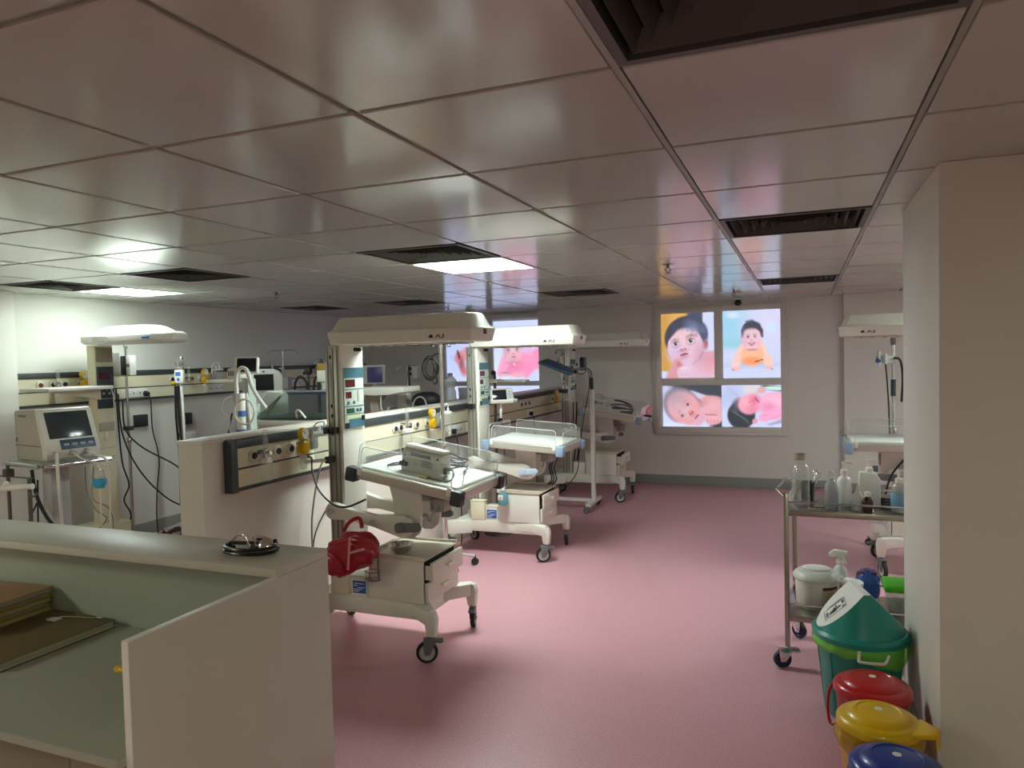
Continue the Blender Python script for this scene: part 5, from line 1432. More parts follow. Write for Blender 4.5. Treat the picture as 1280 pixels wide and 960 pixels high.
cable('ventilator_hose', 'black hose arching over the left half of the blue topped shelf', 'hose', [(-4.90, 6.15, 1.425), (-4.89, 6.15, 1.50), (-4.84, 6.16, 1.56), (-4.77, 6.17, 1.50), (-4.76, 6.16, 1.425)], .012, black_rubber)
t = thing('gauge_stand', 'small black gauge head standing on the blue topped shelf', 'gauge', (-4.83, 6.29, 1.4105))
q = MB(); q.cyl((0, 0, 0), (0, 0, .17), .012, n=10); q.build('stem', dark_steel, t); q = MB(); q.cyl((0, -.02, .20), (0, .02, .20), .04, n=16, bev=.004); q.build('head', black_plastic, t)

# white tray shelf (seen between the first column and the pole)
t = thing('tray_shelf', 'bright white tray on a thick leg behind the partition, right of the nearest column', 'shelf', (-3.72, 6.0, 0))
q = MB(); q.prism([(-.27, 1.455), (.29, 1.455), (.29, 1.405), (.12, 1.38), (-.02, 1.375), (-.27, 1.385)], -.16, .16, 'xz', .008); q.build('tray', white_plastic, t)
q = MB(); q.prism([(-.14, 1.2), (-.06, 1.2), (-.06, 1.32), (.0, 1.378), (-.2, 1.378), (-.15, 1.32)], -.05, .05, 'xz', .008); q.box(-.15, -.05, -.05, .05, .08, 1.199, .008); q.box(-.3, .2, -.2, .2, .0, .08, .01); q.build('leg', mat('leg_beige', '#b9ada0', .45), t)
t = thing('storage_box', 'small white box beside the thick leg under the bright white tray', 'box', (-3.93, 5.93, 1.2105))
q = MB(); q.box(-.05, .05, -.05, .05, .0, .15, .006); q.build('body', white_plastic, t); q = MB(); q.box(-.053, .053, -.053, .053, .15, .165, .004); q.build('lid', white_plastic, t)
t = thing('bay_counter', 'grey counter top with a shallow clear edge running behind the partition', 'counter', (-3.55, 6.9, 0))
q = MB(); q.box(-.45, .36, -.65, 2.3, 1.175, 1.208, .005); q.build('counter_top', mat('counter_grey', '#85857f', .4), t)
q = MB(); q.box(-.43, .34, -.5, 2.28, 0, 1.174, .004); q.build('counter_body', mat('counter_body', '#9a988f', .5), t)
t = bpy.data.objects['storage_box']; t.location = (-3.72, 6.35, 1.2085)
t = thing('helmet_hood', 'dark rounded equipment bag on the counter under the bright white tray', 'bag', (-3.50, 6.42, 1.2085))
o = lump('bag_body', mat('dark_bag', '#26282a', .5), (0, 0, .092), .16, .13, .085, 12, .14, None, (32, 20), .9); o.parent = t
q = MB(); q.tube([(-.09, -.135, .03), (-.06, -.14, .10), (.0, -.14, .13), (.05, -.14, .10), (.07, -.135, .03)], .008, 8); q.build('handle', light_grey, t)
cable('hook_tube', 'thin white tube hooked over the near edge of the bright white tray', 'tube', [(-3.66, 5.825, 1.37), (-3.66, 5.82, 1.28), (-3.64, 5.82, 1.235), (-3.60, 5.82, 1.24), (-3.57, 5.82, 1.27)], .006, cable_white)
# far bay
t = thing('patient_monitor', 'far monitor with a purple blue screen behind the partition', 'monitor', (-4.86, 7.6, 0), .5)
q = MB(); q.box(-.03, .03, -.03, .03, .05, 1.43, .006); q.cyl((0, 0, 0), (0, 0, .05), .22, .2, 28, .006); q.build('stand', light_grey, t)
q = MB(); q.box(-.14, .13, -.04, .04, 1.42, 1.655, .014); q.build('casing', mat('monitor_white', '#d9dbd9', .4), t)
q = MB(); q.box(-.085, .10, -.0435, -.04, 1.44, 1.63, .002); q.build('screen', mat('violet_screen', '#5b5d92', .3), t)
iv_pole('far drip stand left of the hanging cable loops', -4.41, 7.62, 1.635, True, .2, .11, .012)
t = thing('syringe_pump', 'far pale syringe pump with black knobs on the drip stand', 'pump', (-4.30, 7.565, 1.36))
q = MB(); q.box(.0, .08, -.04, .03, .12, .27, .008); q.build('casing', light_grey, t)
for z in (.18, .24):
    q = MB(); q.ball((-.02, -.03, z), .022); q.build('knob', black_plastic, t)
q = MB(); q.cyl((-.05, -.01, .0), (-.05, -.01, .28), .012, n=8); q.build('rail', dark_grey, t)
t = thing('wash_bottle', 'pale bulbous bottle on the counter right of the far drip stand', 'bottle', (-3.78, 7.5, 1.2085))
q = MB(); q.lathe([(0, 0), (.06, 0), (.07, .02), (.065, .12), (.05, .16), (.07, .2), (.075, .25), (.04, .29), (0, .3)], 20); q.build('bottle', clear('milky_plastic'), t); q = MB(); q.lathe([(.03, .29), (.03, .33), (0, .335)], 14); q.build('cap', light_grey, t)
for x, y, l in ((-3.72, 7.75, 'lilac white bin on the counter, left of two beside the window'), (-3.55, 7.95, 'lilac white bin on the counter, right of two beside the window')):
    t = thing('plastic_bin', l, 'bin', (x, y, 1.2085), 0, 'pale bins on the far counter')
    q = MB(); q.lathe([(0, 0), (.065, 0), (.075, .15), (.078, .152), (.07, .152), (.06, .006), (0, .006)], 24); q.build('body', mat('lilac_white', '#c6c4d2', .4), t)
    q = MB(); q.tube([(.076 * math.cos(k * PI / 10), .076 * math.sin(k * PI / 10), .15) for k in range(20)], .004, 6, closed=True); q.build('rim', white_plastic, t)
# ------------------------------------------------------------------ reception counter in the foreground
lam = mat('counter_laminate', '#c9c5ba', 0.38, noise=0.012, nscale=5)
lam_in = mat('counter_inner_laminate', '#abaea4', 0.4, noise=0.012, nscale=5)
edge_m = mat('white_edge_band', '#eceae4', 0.4)
t = thing('nurse_counter', 'pale laminate nurse counter with a raised ledge, cropped at the left', 'counter', (-1.55, 2.09, 0))
q = MB(); q.box(-2.6, 0, -.27, 0, 1.022, 1.05, .0015); q.build('ledge', lam, t)
q = MB(); q.box(-2.6, -.022, -.145, -.125, .0, 1.021); q.build('back_panel', lam_in, t)
q = MB(); q.box(-2.6, -.022, -.02, -.0, .0, 1.021); q.build('outer_panel', lam, t)
q = MB(); q.box(-.021, -.0, -.81, -.0, .0, 1.021, .001); q.build('side_panel', lam, t)
q = MB(); q.box(-.0215, .0005, -.812, -.27, 1.0212, 1.0235, .0005); q.box(-.0215, .0005, -.8125, -.8102, 0, 1.0212, .0005); q.build('edge_band', edge_m, t)
q = MB(); q.box(-2.6, -.022, -.835, -.146, .708, .733, .001); q.build('desk_top', lam_in, t)
q = MB(); q.box(-2.6, -.022, -.836, -.8352, .709, .732); q.build('desk_edge', mat('edge_grey', '#a7a99c', .4), t)
q = MB(); q.box(-2.6, -.30, -.76, -.2, .06, .70, .002); q.build('cupboard_door', mat('cupboard_taupe', '#8d8474', .45), t)
q = MB(); q.box(-.296, -.03, -.76, -.2, .06, .70, .002); q.build('cupboard_door', mat('cupboard_taupe', '#8d8474', .45), t)
t = thing('wall_peg', 'tiny yellow peg on the inner face of the counter side panel', 'peg', (-1.5718, 1.288, .945))
q = MB(); q.cyl((0, 0, 0), (-.026, 0, 0), .006, n=10, bev=.001); q.build('stem', yellow_m, t); q = MB(); q.ball((-.028, 0, 0), .009); q.build('head', yellow_m, t)

# folders on the desk
manila = mat('manila_card', '#b5963e', 0.6, noise=.04, nscale=20)
manila_top = mat('pinkish_card', '#b08d72', 0.6, noise=.04, nscale=20)
olive = mat('brown_card', '#6f6040', 0.6, noise=.05, nscale=15)
pap = mat('paper_edge', '#b9b39e', 0.7)
DZ = .7335
def folder(lab, x0, x1, y0, y1, z, h, m, rz=0.0, tilt=0.0, grp='card folders on the desk'):
    t = thing('card_folder', lab, 'folder', ((x0 + x1) / 2, (y0 + y1) / 2, z), rz, grp)
    w, d = (x1 - x0) / 2, (y1 - y0) / 2
    q = MB(); q.box(-w, w, -d, d, 0, .0016, .0004); q.build('lower_cover', m, t)
    q = MB()
    for i in range(3):
        q.box(-w + .006 + .003 * i, w - .008 - .004 * (i % 2), -d + .006 + .003 * i, d - .006, .0018 + (h - .004) * i / 3, .0016 + (h - .004) * (i + 1) / 3 - .0004)
    q.build('papers', pap, t)
    q = MB(); q.box(-w, w, -d, d, h - .0020, h - .0002, .0006); q.build('upper_cover', m, t)
    q = MB(); q.box(-w - .002, -w, -d, d, 0, h - .0002, .0005); q.build('spine', m, t)
    return t
folder('wide brown folder lying open edged under the yellow folder stack', -2.94, -2.385, 1.50, 1.925, DZ, .030, olive, -.02)
zz = DZ + .0301
for k, (h, dx, dy, rz) in enumerate(((.017, .0, .0, .03), (.016, -.012, .004, .015), (.019, .004, -.003, .05), (.017, -.008, .005, .02), (.020, .006, .0, .06))):
    folder(['lowest folder of the yellow stack on the desk', 'second folder up in the yellow stack on the desk', 'middle folder of the yellow stack on the desk', 'second folder down in the yellow stack on the desk', 'topmost pinkish folder of the yellow stack on the desk'][k],
           -3.10 + dx, -2.72 + dx, 1.585 + dy, 1.92 + dy, zz, h, manila if k < 4 else manila_top, rz)
    zz += h + .0004
t = thing('clip', 'clear clip and wire lying on the wide brown folder', 'clip', (-2.60, 1.84, DZ + .0302))
q = MB(); q.box(-.03, .02, -.015, .015, 0, .006, .002); q.build('sleeve', clear('milky_plastic'), t)
q = MB(); q.tube([(.0, .02, .004), (.06, .035, .006), (.11, .045, .004), (.15, .06, .005)], .003, 6); q.box(.14, .17, .052, .066, .0, .008, .002); q.build('wire', chrome, t)

# stethoscope on the ledge
t = thing('stethoscope', 'black stethoscope coiled on the counter ledge', 'stethoscope', (-1.775, 1.965, 1.05))
q = MB()
loop = []
for k in range(40):
    a = 2.7 + k * .30
    loop.append((.105 * math.cos(a) * (1 - .002 * k), .062 * math.sin(a), .0065 + .00052 * k + (.003 if k > 20 else 0)))
q.tube(loop, .0062, 8, sub=3); q.build('tubing', mat('stethoscope_black', '#121314', .3), t)
q = MB(); q.tube([(.02, -.01, .022), (-.01, .0, .030), (-.03, .012, .040), (-.052, .022, .052), (-.075, .02, .050), (-.090, .012, .035), (-.094, .006, .026)], .0028, 8)
q.tube([(.02, .0, .022), (.0, .02, .034), (-.02, .035, .048), (.02, .045, .044), (.06, .045, .034)], .0028, 8); q.build('headset', chrome, t)
for p in ((-.094, .004, .022), (.066, .045, .032)):
    q = MB(); q.ball(p, .008, .008, .010); q.build('ear_tip', black_rubber, t)
q = MB(); q.tube([(.015, -.012, .023), (.035, -.018, .02), (.055, -.012, .022)], .009, 8); q.build('yoke', black_rubber, t)
M = Tr(.075, -.012, .036) @ Ry(.5) @ Rx(.9)
q = MB(); q.lathe([(0, -.004), (.022, -.004), (.024, 0), (.023, .005), (.016, .010), (.006, .012), (0, .012)], 24, M=M); q.build('chest_piece', chrome, t)
q = MB(); q.lathe([(0, 0), (.019, 0), (.019, .002), (0, .002)], 24, M=M @ Tr(0, 0, -.0062)); q.build('diaphragm', light_grey, t)
q = MB(); q.cyl((.09, .01, .03), (.11, .02, .024), .006, n=10); q.build('stem', chrome, t)

# ------------------------------------------------------------------ steel trolley
t = thing('steel_trolley', 'two shelf stainless steel trolley left of the pillar', 'trolley', (-.09, 4.11, 0))
TW, TD = .85, .47
for x, y in ((0.0, .0), (0.035, TD), (TW, 0), (TW, TD)):
    q = MB(); q.box(x - .013, x + .013, y - .013, y + .013, .115, .945 if y == 0 else .95, .004); q.build('post', steel, t)
for z in (.825, .255):
    q = MB()
    q.box(.0, TW, .0, TD, z + .026, z + .029, .001); q.box(-.0, TW, .0, .010, z - .004, z + .026, .002); q.box(.0, TW, TD - .010, TD, z - .004, z + .026, .002); q.box(-.0, .010, .010, TD - .010, z - .004, z + .026, .002); q.box(TW - .010, TW, .010, TD - .010, z - .004, z + .026, .002)
    q.build('shelf', steel, t)
for z in (.895, .345):
    q = MB(); q.cyl((0, -.002, z), (TW, -.002, z), .0055, n=8); q.cyl((0.03, TD, z), (TW, TD, z), .0055, n=8); q.cyl((0, 0, z), (.033, TD, z), .0055, n=8)
    q.build('guard_rail', chrome, t)
q = MB(); q.tube([(-.012, .03, .92), (-.045, .05, .955), (-.01, .42, .955), (.02, .44, .92)], .008, 8, smooth=False); q.build('push_handle', chrome, t)
bl = mat('castor_blue', '#1c2558', .45)
for (x, y, a) in ((0, 0, .35), (.035, TD, 2.4), (TW, 0, .3), (TW, TD, 2.2)):
    caster(t, x, y, .13, a, .047, tyre=black_rubber, hub=bl, forkm=chrome, brake=(y == 0))
SZ = .8545   # upper shelf surface
SL = .2845   # lower shelf surface
gx_b = clear('thick_glass', '#f2f6f4', .55, .02, .10)
t = thing('glass_flask', 'tall clear glass flask with a steel cap on the trolley top', 'flask', (-.017, 4.235, SZ))
q = MB(); q.lathe([(0, 0), (.036, 0), (.046, .01), (.047, .05), (.044, .065), (.046, .08), (.047, .19), (.040, .215), (.026, .23), (.025, .255)], 28); q.build('bottle', gx_b, t)
q = MB(); q.lathe([(0, .004), (.030, .006), (.02, .02), (0, .028)], 20); q.build('base_dimple', glass_m, t)
q = MB(); q.lathe([(.03, .252), (.032, .254), (.032, .282), (.028, .286), (0, .286)], 24); q.build('cap', steel, t)
def bottle(lab, x, y, prof, m, extra, grp='bottles on the trolley top', nm='bottle', sx=1, sy=1):
    t = thing('plastic_bottle', lab, 'bottle', (x, y, SZ), 0, grp)
    q = MB(); q.lathe(prof, 22, sx=sx, sy=sy); q.build(nm, m, t)
    extra(t)
    return t
clr = clear('clear_bottle', '#eef2f2', .4, .05, .28, '#f4f6f8')
def ex1(t):
    q = MB(); q.lathe([(.016, .165), (.018, .166), (.018, .185), (.010, .19), (.009, .205), (0, .206)], 16); q.build('cap', clear('milky_plastic'), t)
    q = MB(); q.lathe([(0, .004), (.032, .004), (.032, .09), (0, .09)], 18); q.build('liquid', clear('water_tint', '#d6dcea', .2, .02, .08, '#c3cadf'), t)
bottle('clear bottle with a plain cap at the left of the trolley top bottles', .135, 4.19, [(0, 0), (.033, 0), (.036, .006), (.036, .11), (.028, .14), (.015, .155), (.015, .17)], clr, ex1)
def pump(h, r=.017):
    def f(t):
        q = MB(); q.lathe([(r, h), (r + .002, h + .002), (r + .002, h + .022), (.008, h + .03), (.006, h + .055), (0, h + .055)], 16); q.cyl((0, 0, h + .055), (0, 0, h + .068), .009, n=12); q.tube([(0, 0, h + .064), (.025, -.004, h + .066), (.045, -.008, h + .058)], .005, 8); q.build('pump_head', white_plastic, t)
    return f
milky = mat('milky_bottle', '#f3f4f3', .3)
bottle('white pump bottle second from the left on the trolley top', .20, 4.27, [(0, 0), (.036, 0), (.038, .008), (.036, .14), (.028, .158), (.016, .165), (.016, .18)], milky, pump(.175))
def ex3(t):
    q = MB(); q.lathe([(.011, .10), (.008, .115), (.003, .145), (0, .146)], 14); q.build('nozzle', clear('milky_plastic'), t)
bottle('small frosted nozzle bottle between the two white pump bottles', .262, 4.19, [(0, 0), (.026, 0), (.030, .006), (.029, .06), (.018, .09), (.012, .10)], clear('milky_plastic'), ex3)
t = thing('plastic_bottle', 'square shouldered white pump bottle behind the amber bottle', 'bottle', (.325, 4.30, SZ), 0, 'bottles on the trolley top')
q = MB(); q.prism([(-.05, 0), (.052, 0), (.052, .15), (.03, .185), (-.05, .188)], -.028, .028, 'xz', .006); q.build('bottle', milky, t); pump(.186)(t)
def ex4(t):
    q = MB(); q.lathe([(.014, .082), (.016, .083), (.016, .105), (0, .106)], 16); q.build('cap', white_plastic, t)
    q = MB(); q.lathe([(.0268, .02), (.0268, .06)], 20); q.build('wrap', mat('amber_label', '#4a1d12', .5), t)
bottle('small amber bottle with a white cap at the trolley front rail', .305, 4.15, [(0, 0), (.024, 0), (.0265, .005), (.0265, .06), (.013, .078), (.013, .09)], mat('amber_glass', '#3a1208', .12, coat=.3), ex4)
def ex5(t):
    q = MB(); q.lathe([(.0395, .03), (.0395, .10)], 20); q.build('label', mat('label_sky', '#7fb0d8', .5), t)
    pump(.15)(t)
bottle('blue labelled pump bottle against the pillar on the trolley top', .455, 4.20, [(0, 0), (.037, 0), (.039, .006), (.039, .12), (.02, .145), (.016, .155)], clr, ex5)
for k in range(3):
    t = thing('kidney_dish', ['lowest steel dish of the small stack near the pillar', 'middle steel dish of the small stack near the pillar', 'top steel dish of the small stack near the pillar'][k], 'dish', (.415, 4.33, SZ + .014 * k), .2, 'steel dishes stacked on the trolley')
    q = MB(); q.lathe([(0, 0), (.045, 0), (.062, .024), (.067, .026), (.064, .027), (.043, .004), (0, .003)], 26, sx=1.25, sy=.8); q.build('dish', steel, t)
    q = MB(); q.tube([(.066 * 1.25 * math.cos(i * PI / 10), .066 * .8 * math.sin(i * PI / 10), .026) for i in range(20)], .0018, 6, closed=True); q.build('rim', chrome, t)
t = thing('forceps_jar', 'black holder with scissors behind the glass flask', 'holder', (.02, 4.42, SZ))
q = MB(); q.lathe([(0, 0), (.034, 0), (.036, .004), (.036, .10), (.033, .10), (.032, .006), (0, .006)], 20); q.build('cup', black_plastic, t)
for a, b in (((-.01, 0, .01), (-.05, .01, .15)), ((.01, 0, .01), (.055, .0, .13)), ((.0, .01, .01), (.04, .02, .14))):
    q = MB(); q.cyl(a, b, .003, n=8); q.tube([(b[0] + .012 * math.cos(i), b[1], b[2] + .012 + .012 * math.sin(i)) for i in [k * PI / 4 for k in range(8)]], .0025, 6, closed=True); q.build('scissors', chrome, t)
t = thing('connector', 'small chrome connectors lying on the trolley top right of the flask', 'connector', (.075, 4.20, SZ))
q = MB(); q.cyl((-.03, 0, .008), (.01, .005, .008), .008, n=10); q.build('body', chrome, t); q = MB(); q.cyl((.012, .006, .010), (.04, .0, .010), .010, n=10); q.build('nut', chrome, t)

# lower shelf
t = thing('disinfectant_tub', 'large white lidded tub on the trolley lower shelf', 'tub', (.058, 4.31, SL))
q = MB(); q.lathe([(0, 0), (.098, 0), (.104, .01), (.112, .165), (.112, .17)], 36); q.build('tub', mat('tub_white', '#d8d5cc', .35), t)
q = MB(); q.lathe([(.116, .160), (.121, .163), (.121, .178), (.112, .19), (.098, .20), (.085, .206), (0, .207)], 36); ld = q.build('lid', mat('lid_clouded', '#cfd0c8', .3), t)
q = MB(); q.lathe([(.03, .2075), (.072, .2075), (.074, .215), (.066, .219), (.0, .221)], 28, sx=1.0, sy=.7); q.build('grip', white_plastic, ld)
q = MB(); q.box(.115, .135, -.02, .02, .165, .175, .003); q.build('tab', white_plastic, ld)
def onband(r, a0, a1, z0, z1, n=8):
    tb = bmesh.new()
    A = [tb.verts.new((r * math.cos(a0 + (a1 - a0) * i / n), r * math.sin(a0 + (a1 - a0) * i / n), z0)) for i in range(n + 1)]
    B = [tb.verts.new((r * math.cos(a0 + (a1 - a0) * i / n), r * math.sin(a0 + (a1 - a0) * i / n), z1)) for i in range(n + 1)]
    for i in range(n):
        tb.faces.new((A[i], A[i + 1], B[i + 1], B[i]))
    return tb
q = MB(); q._add(onband(.1125, -1.30, -.40, .045, .135)); lb = q.build('label', mat('label_sand', '#b9ab84', .5), t)
q = MB(); q._add(onband(.1130, -1.30, -.40, .118, .134)); q.build('label_header', mat('label_maroon', '#5a2620', .5), lb)
q = MB()
for i in range(4):
    q._add(onband(.1130, -1.2 + .12 * (i % 2), -.6, .056 + .014 * i, .060 + .014 * i))
q.build('label_print', mat('label_ink', '#4c4630', .6), lb)
t = thing('spray_bottle', 'white trigger spray bottle on the trolley lower shelf', 'bottle', (.185, 4.47, SL))
q = MB(); q.lathe([(0, 0), (.034, 0), (.036, .006), (.036, .155), (.03, .18), (.015, .195), (.015, .21)], 20); q.build('bottle', clear('milky_plastic'), t)
q = MB(); q.lathe([(.018, .205), (.02, .206), (.02, .23), (.012, .235), (0, .235)], 16); q.prism([(-.052, .265), (-.06, .25), (-.045, .24), (.0, .242), (.018, .225), (.02, .25), (.04, .252), (.038, .275), (-.03, .282)], -.013, .013, 'xz', .004); q.build('trigger_head', white_plastic, t)
q = MB(); q.tube([(.016, 0, .248), (.022, 0, .23), (.035, 0, .205)], .005, 6); q.build('trigger', white_plastic, t)
t = thing('wipes_tub', 'round blue tub with a white lid on the trolley lower shelf', 'tub', (.235, 4.34, SL))
q = MB(); q.lathe([(0, 0), (.055, 0), (.058, .005), (.058, .13)], 26); q.build('tub', mat('tub_blue', '#2d5796', .4), t)
q = MB(); q.lathe([(.061, .125), (.062, .13), (.062, .142), (.054, .148), (0, .149)], 26); q.build('lid', white_plastic, t)
t = thing('water_pack', 'blue wrapped clear bottles with red caps on the trolley lower shelf', 'pack', (.325, 4.445, SL))
o = lump('wrap', clear('blue_wrap', '#8fb0e6', .3, .1, .45, '#3d69b8'), (0, 0, .102), .062, .075, .085, 21, .2, None, (32, 20), .7); o.parent = t
for i, (x, y) in enumerate(((-.035, -.03), (.03, -.03), (.0, .03))):
    q = MB(); q.lathe([(0, .005), (.026, .005), (.027, .10), (.012, .135), (.012, .145)], 16, c=(x, y, 0)); b_ = q.build('bottle', glass_m, t)
    q = MB(); q.lathe([(.014, .165), (.014, .185), (0, .186)], 12, c=(x, y, 0)); q.build('cap', mat('cap_red', '#7a2033', .4), t)
t = thing('lunch_box', 'clear food box with a bright green lid beside the pillar', 'box', (.462, 4.33, SL))
q = MB(); q.loft([[(sx * (.05 + .01 * k), sy * (.08 + .012 * k), .13 * k) for sx, sy in ((-1, -1), (1, -1), (1, 1), (-1, 1))] for k in (0, 1)], bev=.012); q.build('box', clear('clear_box', '#e8efe8', .3, .08, .22, '#cdd6cf'), t)
q = MB(); q.box(-.075, .075, -.105, .105, .1305, .165, .014, seg=3); q.build('lid', mat('lime_lid', '#4fc51f', .35), t)
q = MB(); q.lathe([(0, .003), (.036, .003), (.036, .07), (0, .07)], 16, sx=.8); q.build('content', mat('box_content', '#b9b6a4', .5), t)

# ------------------------------------------------------------------ bins against the pillar
t = thing('swing_bin', 'tall teal bin with a white swing flap and a green liner', 'bin', (.236, 3.70, 0), math.radians(-3))
teal = mat('teal_plastic', '#0f8379', .32, coat=.15)
R0, R1, HB = .150, .190, .375
q = MB(); q.lathe([(0, 0), (R0, 0), (R0 + .004, .006), (R1, HB), (R1 - .006, HB), (R0 - .004, .01), (0, .01)], 48); bd = q.build('body', teal, t)
q = MB()
for k in range(10):
    a = k * 2 * PI / 10 + .2
    q.cyl(((R0 + .002) * math.cos(a), (R0 + .002) * math.sin(a), .02), ((R1 - .004) * math.cos(a), (R1 - .004) * math.sin(a), HB - .05), .004, n=6)
q.build('rib', teal, bd)
q = MB(); q.lathe([(R1 + .006, HB - .012), (R1 + .018, HB - .006), (R1 + .02, HB + .016), (R1 + .008, HB + .03), (R1 - .004, HB + .032), (R1 - .006, HB - .01)], 48); q.build('rim', teal, t)
# hood : ridge runs front to back, flap panels slope left and right
RR, HH, wf = R1 + .004, .188, .105
rot = math.radians(17)
def za(u): return HH * (1 - max(0.0, abs(u) - .016) / (RR - .012)) + .004
def zb(u, v): return HH * (1 - max(0.0, math.hypot(u, v) - wf) / (RR - wf)) + .004
def vlim(u):
    r_ = wf + (RR - wf) * (1 - (za(u) - .004) / HH)
    return math.sqrt(max(1e-7, r_ * r_ - u * u))
UE = (wf - .016 * (RR - wf) / (RR - .012)) / (1 - (RR - wf) / (RR - .012)) - .0004
def uv(u, v, z): return (u * math.cos(rot) - v * math.sin(rot), u * math.sin(rot) + v * math.cos(rot), z)
NU, NV = 80, 16
bm2 = bmesh.new()
G2 = []
for i in range(NU + 1):
    u = UE * math.sin((i / NU - .5) * PI)
    L_ = vlim(u)
    G2.append([bm2.verts.new(uv(u, L_ * (2 * j / NV - 1), za(u) + .0012)) for j in range(NV + 1)])
for i in range(NU):
    for j in range(NV):
        bm2.faces.new((G2[i][j], G2[i + 1][j], G2[i + 1][j + 1], G2[i][j + 1]))
bm1 = bmesh.new()
for sg in (-1, 1):
    G1 = []
    for i in range(NU + 1):
        u = (RR - .001) * math.sin((i / NU - .5) * PI)
        L_ = vlim(u) if abs(u) < UE else 0.0
        E_ = math.sqrt(max(1e-6, RR * RR - u * u))
        row = []
        for j in range(NV + 1):
            v = L_ + (max(E_, L_ + .0005) - L_) * j / NV
            rr = math.hypot(u, v)
            z = max(0.0, zb(u, v))
            row.append(bm1.verts.new(uv(u, sg * v, z)))
        G1.append(row)
    for i in range(NU):
        for j in range(NV):
            bm1.faces.new((G1[i][j], G1[i + 1][j], G1[i + 1][j + 1], G1[i][j + 1]))
for bm, nm, m_ in ((bm1, 'hood', teal), (bm2, 'flap', mat('flap_white', '#e4e4de', .35))):
    bmesh.ops.remove_doubles(bm, verts=bm.verts, dist=.00005)
    bmesh.ops.recalc_face_normals(bm, faces=bm.faces)
    bmesh.ops.solidify(bm, geom=bm.faces[:], thickness=.003)
    q = MB(); q._add(bm)
    o = q.build(nm, m_, t, (0, 0, HB + .02))
    if nm == 'flap':
        flap_o = o
# label on the left sloping panel of the flap
sl = math.atan2(HH, RR - .012)
LM = Rz(rot) @ Tr(-.016 - .098, -.012, HH - .098 * math.tan(sl) + .0085) @ Ry(-sl) @ Rz(-.25)
ink = mat('label_black', '#1a1a1a', .6)
q = MB()
w, h, e = .062, .036, .0018
q.box(-w, w, h - e, h, 0, .0006, M=LM); q.box(-w, w, -h, -h + e, 0, .0006, M=LM); q.box(-w, -w + e, -h, h, 0, .0006, M=LM); q.box(w - e, w, -h, h, 0, .0006, M=LM)
q.prism([(-.036, -.012), (.0, -.020), (.012, -.006), (.034, -.004), (.034, .001), (.008, .004), (-.004, .016), (-.012, .006), (-.03, -.002)], 0, .0007, 'xy', 0, LM)
q.cyl((.008, .017, 0), (.008, .017, .0007), .006, n=10, M=LM)
for i in range(5):
    q.box(-.054, -.040, -.022 + i * .008, -.018 + i * .008, 0, .0006, M=LM)
for i in range(4):
    q.box(.042, .055, .004 + i * .007, .008 + i * .007, 0, .0006, M=LM)
q.box(.040, .056, -.026, -.018, 0, .0006, M=LM)
q.build('pictogram', ink, flap_o)
q = MB(); q.prism([(-.045, .046), (.035, .052), (.06, .044), (.03, .040)], 0, .0012, 'xy', 0, LM); q.build('finger_recess', mat('recess_grey', '#a9aaa4', .5), flap_o)
# liner and handle
liner = clear('green_liner', '#b8f090', .25, .15, .62, '#7fd458')
def skirt(name, m, r0, z0, z1, seed, parent, amp=.006, n=96, rows=7, drop=None):
    rng = np.random.RandomState(seed)
    ph = rng.uniform(0, 6, 6); fr = rng.randint(3, 19, 6)
    bm = bmesh.new(); R = []
    for i in range(rows):
        u = i / (rows - 1)
        row = []
        for j in range(n):
            a = 2 * PI * j / n
            wv = sum(math.sin(fr[k] * a + ph[k]) for k in range(6)) / 6
            r = r0 + .010 * math.sin(u * PI) + amp * wv * (0.4 + u)
            z = z0 + (z1 - z0) * u + (.012 * wv * u) - (drop(a) * u if drop else 0)
            row.append(bm.verts.new((r * math.cos(a), r * math.sin(a), z)))
        R.append(row)
    for a, b in zip(R[:-1], R[1:]):
        for j in range(n):
            bm.faces.new((a[j], a[(j + 1) % n], b[(j + 1) % n], b[j]))
    q = MB(); q._add(bm)
    return q.build(name, m, parent)
skirt('liner', liner, R1 + .010, HB - .004, HB - .052, 4, t, .007, drop=lambda a: .05 * max(0, math.cos(a + .75)) ** 6)
q = MB(); q.tube([(-.005, -R1 - .014, .365), (-.007, -R1 - .036, .335), (.0, -R1 - .042, .328), (.075, -R1 - .034, .328), (.098, -R1 - .022, .332), (.112, -R1 + .016, .35)], .0065, 8); q.build('carry_handle', mat('handle_cream', '#d9d3c8', .4), t)

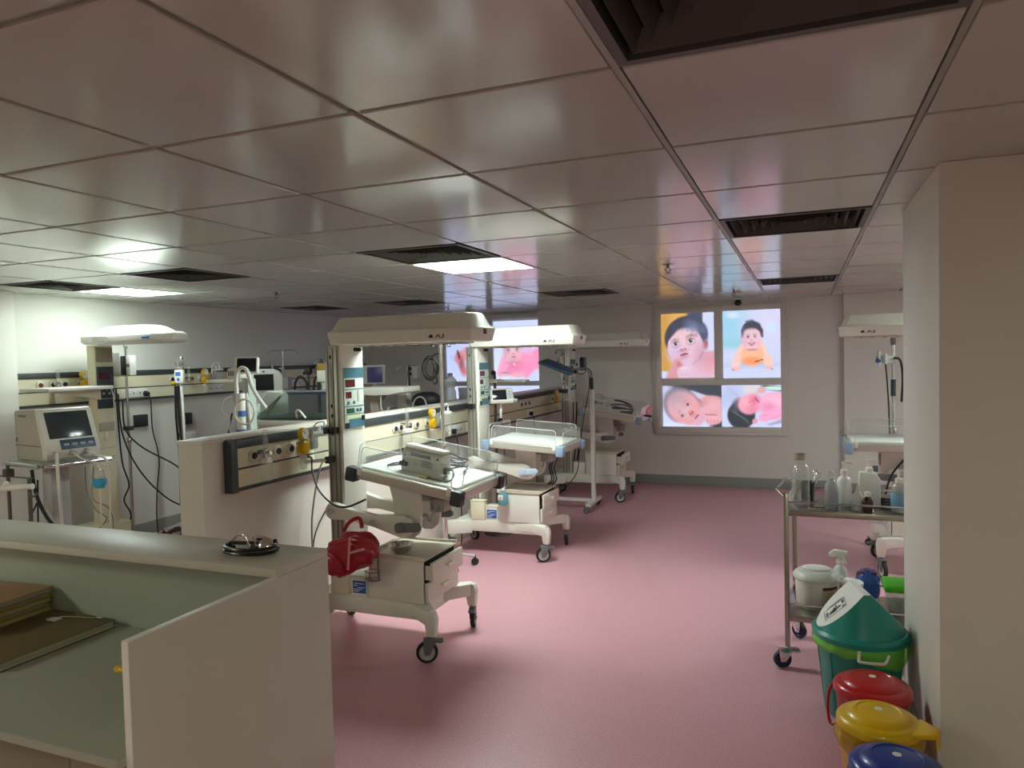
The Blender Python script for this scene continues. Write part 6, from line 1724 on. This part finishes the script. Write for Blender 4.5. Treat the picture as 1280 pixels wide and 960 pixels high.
def pedal_bin(lab, loc, m, h, r, tabdir, seed, bag=None, loop=False, lab2=None):
    t = thing('lidded_bin', lab, 'bin', loc, 0, 'round lidded waste bins by the pillar')
    q = MB(); q.lathe([(0, 0), (r * .78, 0), (r * .80, .006), (r * .95, h - .03), (r * .97, h - .026), (r * .92, h - .026), (r * .76, .01), (0, .01)], 40); q.build('body', m, t)
    q = MB(); q.lathe([(r * .99, h - .03), (r * 1.02, h - .026), (r * 1.02, h - .006), (r * .97, h + .004), (r * .90, h + .010), (r * .80, h + .012), (r * .76, h + .020), (r * .60, h + .030), (r * .54, h + .031), (r * .52, h + .028), (r * .34, h + .034), (r * .14, h + .037), (0, h + .037)], 48); ld = q.build('lid', m, t)
    if tabdir is not None:
        c, s = math.cos(tabdir), math.sin(tabdir)
        q = MB(); q.prism([(r * .86, -.075), (r * 1.25, -.04), (r * 1.38, -.028), (r * 1.38, .028), (r * 1.25, .04), (r * .86, .075)], h - .012, h + .008, 'xy', .006, M=Rz(tabdir)); q.box(r * 1.34, r * 1.40, -.03, .03, h - .05, h + .004, .004, M=Rz(tabdir)); q.build('hinge_tab', m, ld)
    q = MB(); q.cyl((0, 0, h + .037), (0, 0, h + .0382), .014, n=16); q.build('sticker', mat('sticker_white', '#e3dfd8', .5), ld)
    if bag:
        skirt('liner', bag, r * 1.0, h - .03, h - .10, seed, t, .005)
    if loop:
        q = MB(); q.tube([(-r * .98, .05, h - .03), (-r * 1.12, .03, h - .06), (-r * 1.17, -.01, h - .12), (-r * 1.1, -.05, h - .16), (-r * .93, -.06, h - .15)], .006, 8); q.build('bail_handle', m, t)
    q = MB(); q.box(-r * 1.06, -r * .6, -.05, .05, .012, .03, .006, M=Rz(-1.2) if not loop else Rz(-2.0)); q.build('pedal', mat('pedal_red', '#b01c22', .4), t)
    return t
red_bin = mat('red_plastic', '#b3141c', .3, coat=.2)
yel_bin = mat('yellow_bin_plastic', '#e0b400', .32, coat=.15)
blu_bin = mat('blue_bin_plastic', '#16358f', .32, coat=.15)
pedal_bin('red lidded bin between the teal bin and the yellow bin', (.252, 3.25, 0), red_bin, .325, .145, None, 3, loop=True)
pedal_bin('yellow lidded bin between the red bin and the blue bin', (.245, 2.915, 0), yel_bin, .345, .140, -.28, 5, clear('yellow_liner', '#f0dc7a', .25, .15, .45, '#d8b23a'))
pedal_bin('blue lidded bin nearest the viewer, cut off by the photo bottom', (.272, 2.60, 0), blu_bin, .345, .142, -.35, 8, clear('blue_liner', '#a8b8f0', .25, .15, .4, '#4a63c8'))
# ------------------------------------------------------------------ camera, world, view
f_px, pit, rol, yaw = 906.9, -0.03613, -0.02438, 0.38184
Fv = V((-math.sin(yaw) * math.cos(pit), math.cos(yaw) * math.cos(pit), math.sin(pit)))
R0v = V((math.cos(yaw), math.sin(yaw), 0))
U0v = R0v.cross(Fv)
Rv = math.cos(rol) * R0v + math.sin(rol) * U0v
Uv = -math.sin(rol) * R0v + math.cos(rol) * U0v
cd = bpy.data.cameras.new('camera')
cam = bpy.data.objects.new('camera', cd)
COL.objects.link(cam)
cam.matrix_world = Mx(((Rv.x, Uv.x, -Fv.x, 0), (Rv.y, Uv.y, -Fv.y, 0), (Rv.z, Uv.z, -Fv.z, 1.70), (0, 0, 0, 1)))
cd.sensor_width = 36
cd.lens = f_px / 1280 * 36
cd.clip_start = 0.02
SC.camera = cam
w = bpy.data.worlds.new('world')
SC.world = w
w.use_nodes = True
w.node_tree.nodes['Background'].inputs['Color'].default_value = (0.02, 0.02, 0.02, 1)
w.node_tree.nodes['Background'].inputs['Strength'].default_value = 0.2
vs = SC.view_settings
vs.view_transform = 'Standard'
vs.look = 'None'
vs.gamma = 1.0
vs.exposure = EXPOSURE
vs.use_curve_mapping = False
SC.cycles.use_denoising = True
SC.cycles.max_bounces = 10
SC.cycles.diffuse_bounces = 6
SC.cycles.glossy_bounces = 4
SC.cycles.transparent_max_bounces = 24
SC.cycles.sample_clamp_indirect = 6.0
SC.cycles.caustics_reflective = False
SC.cycles.caustics_refractive = False
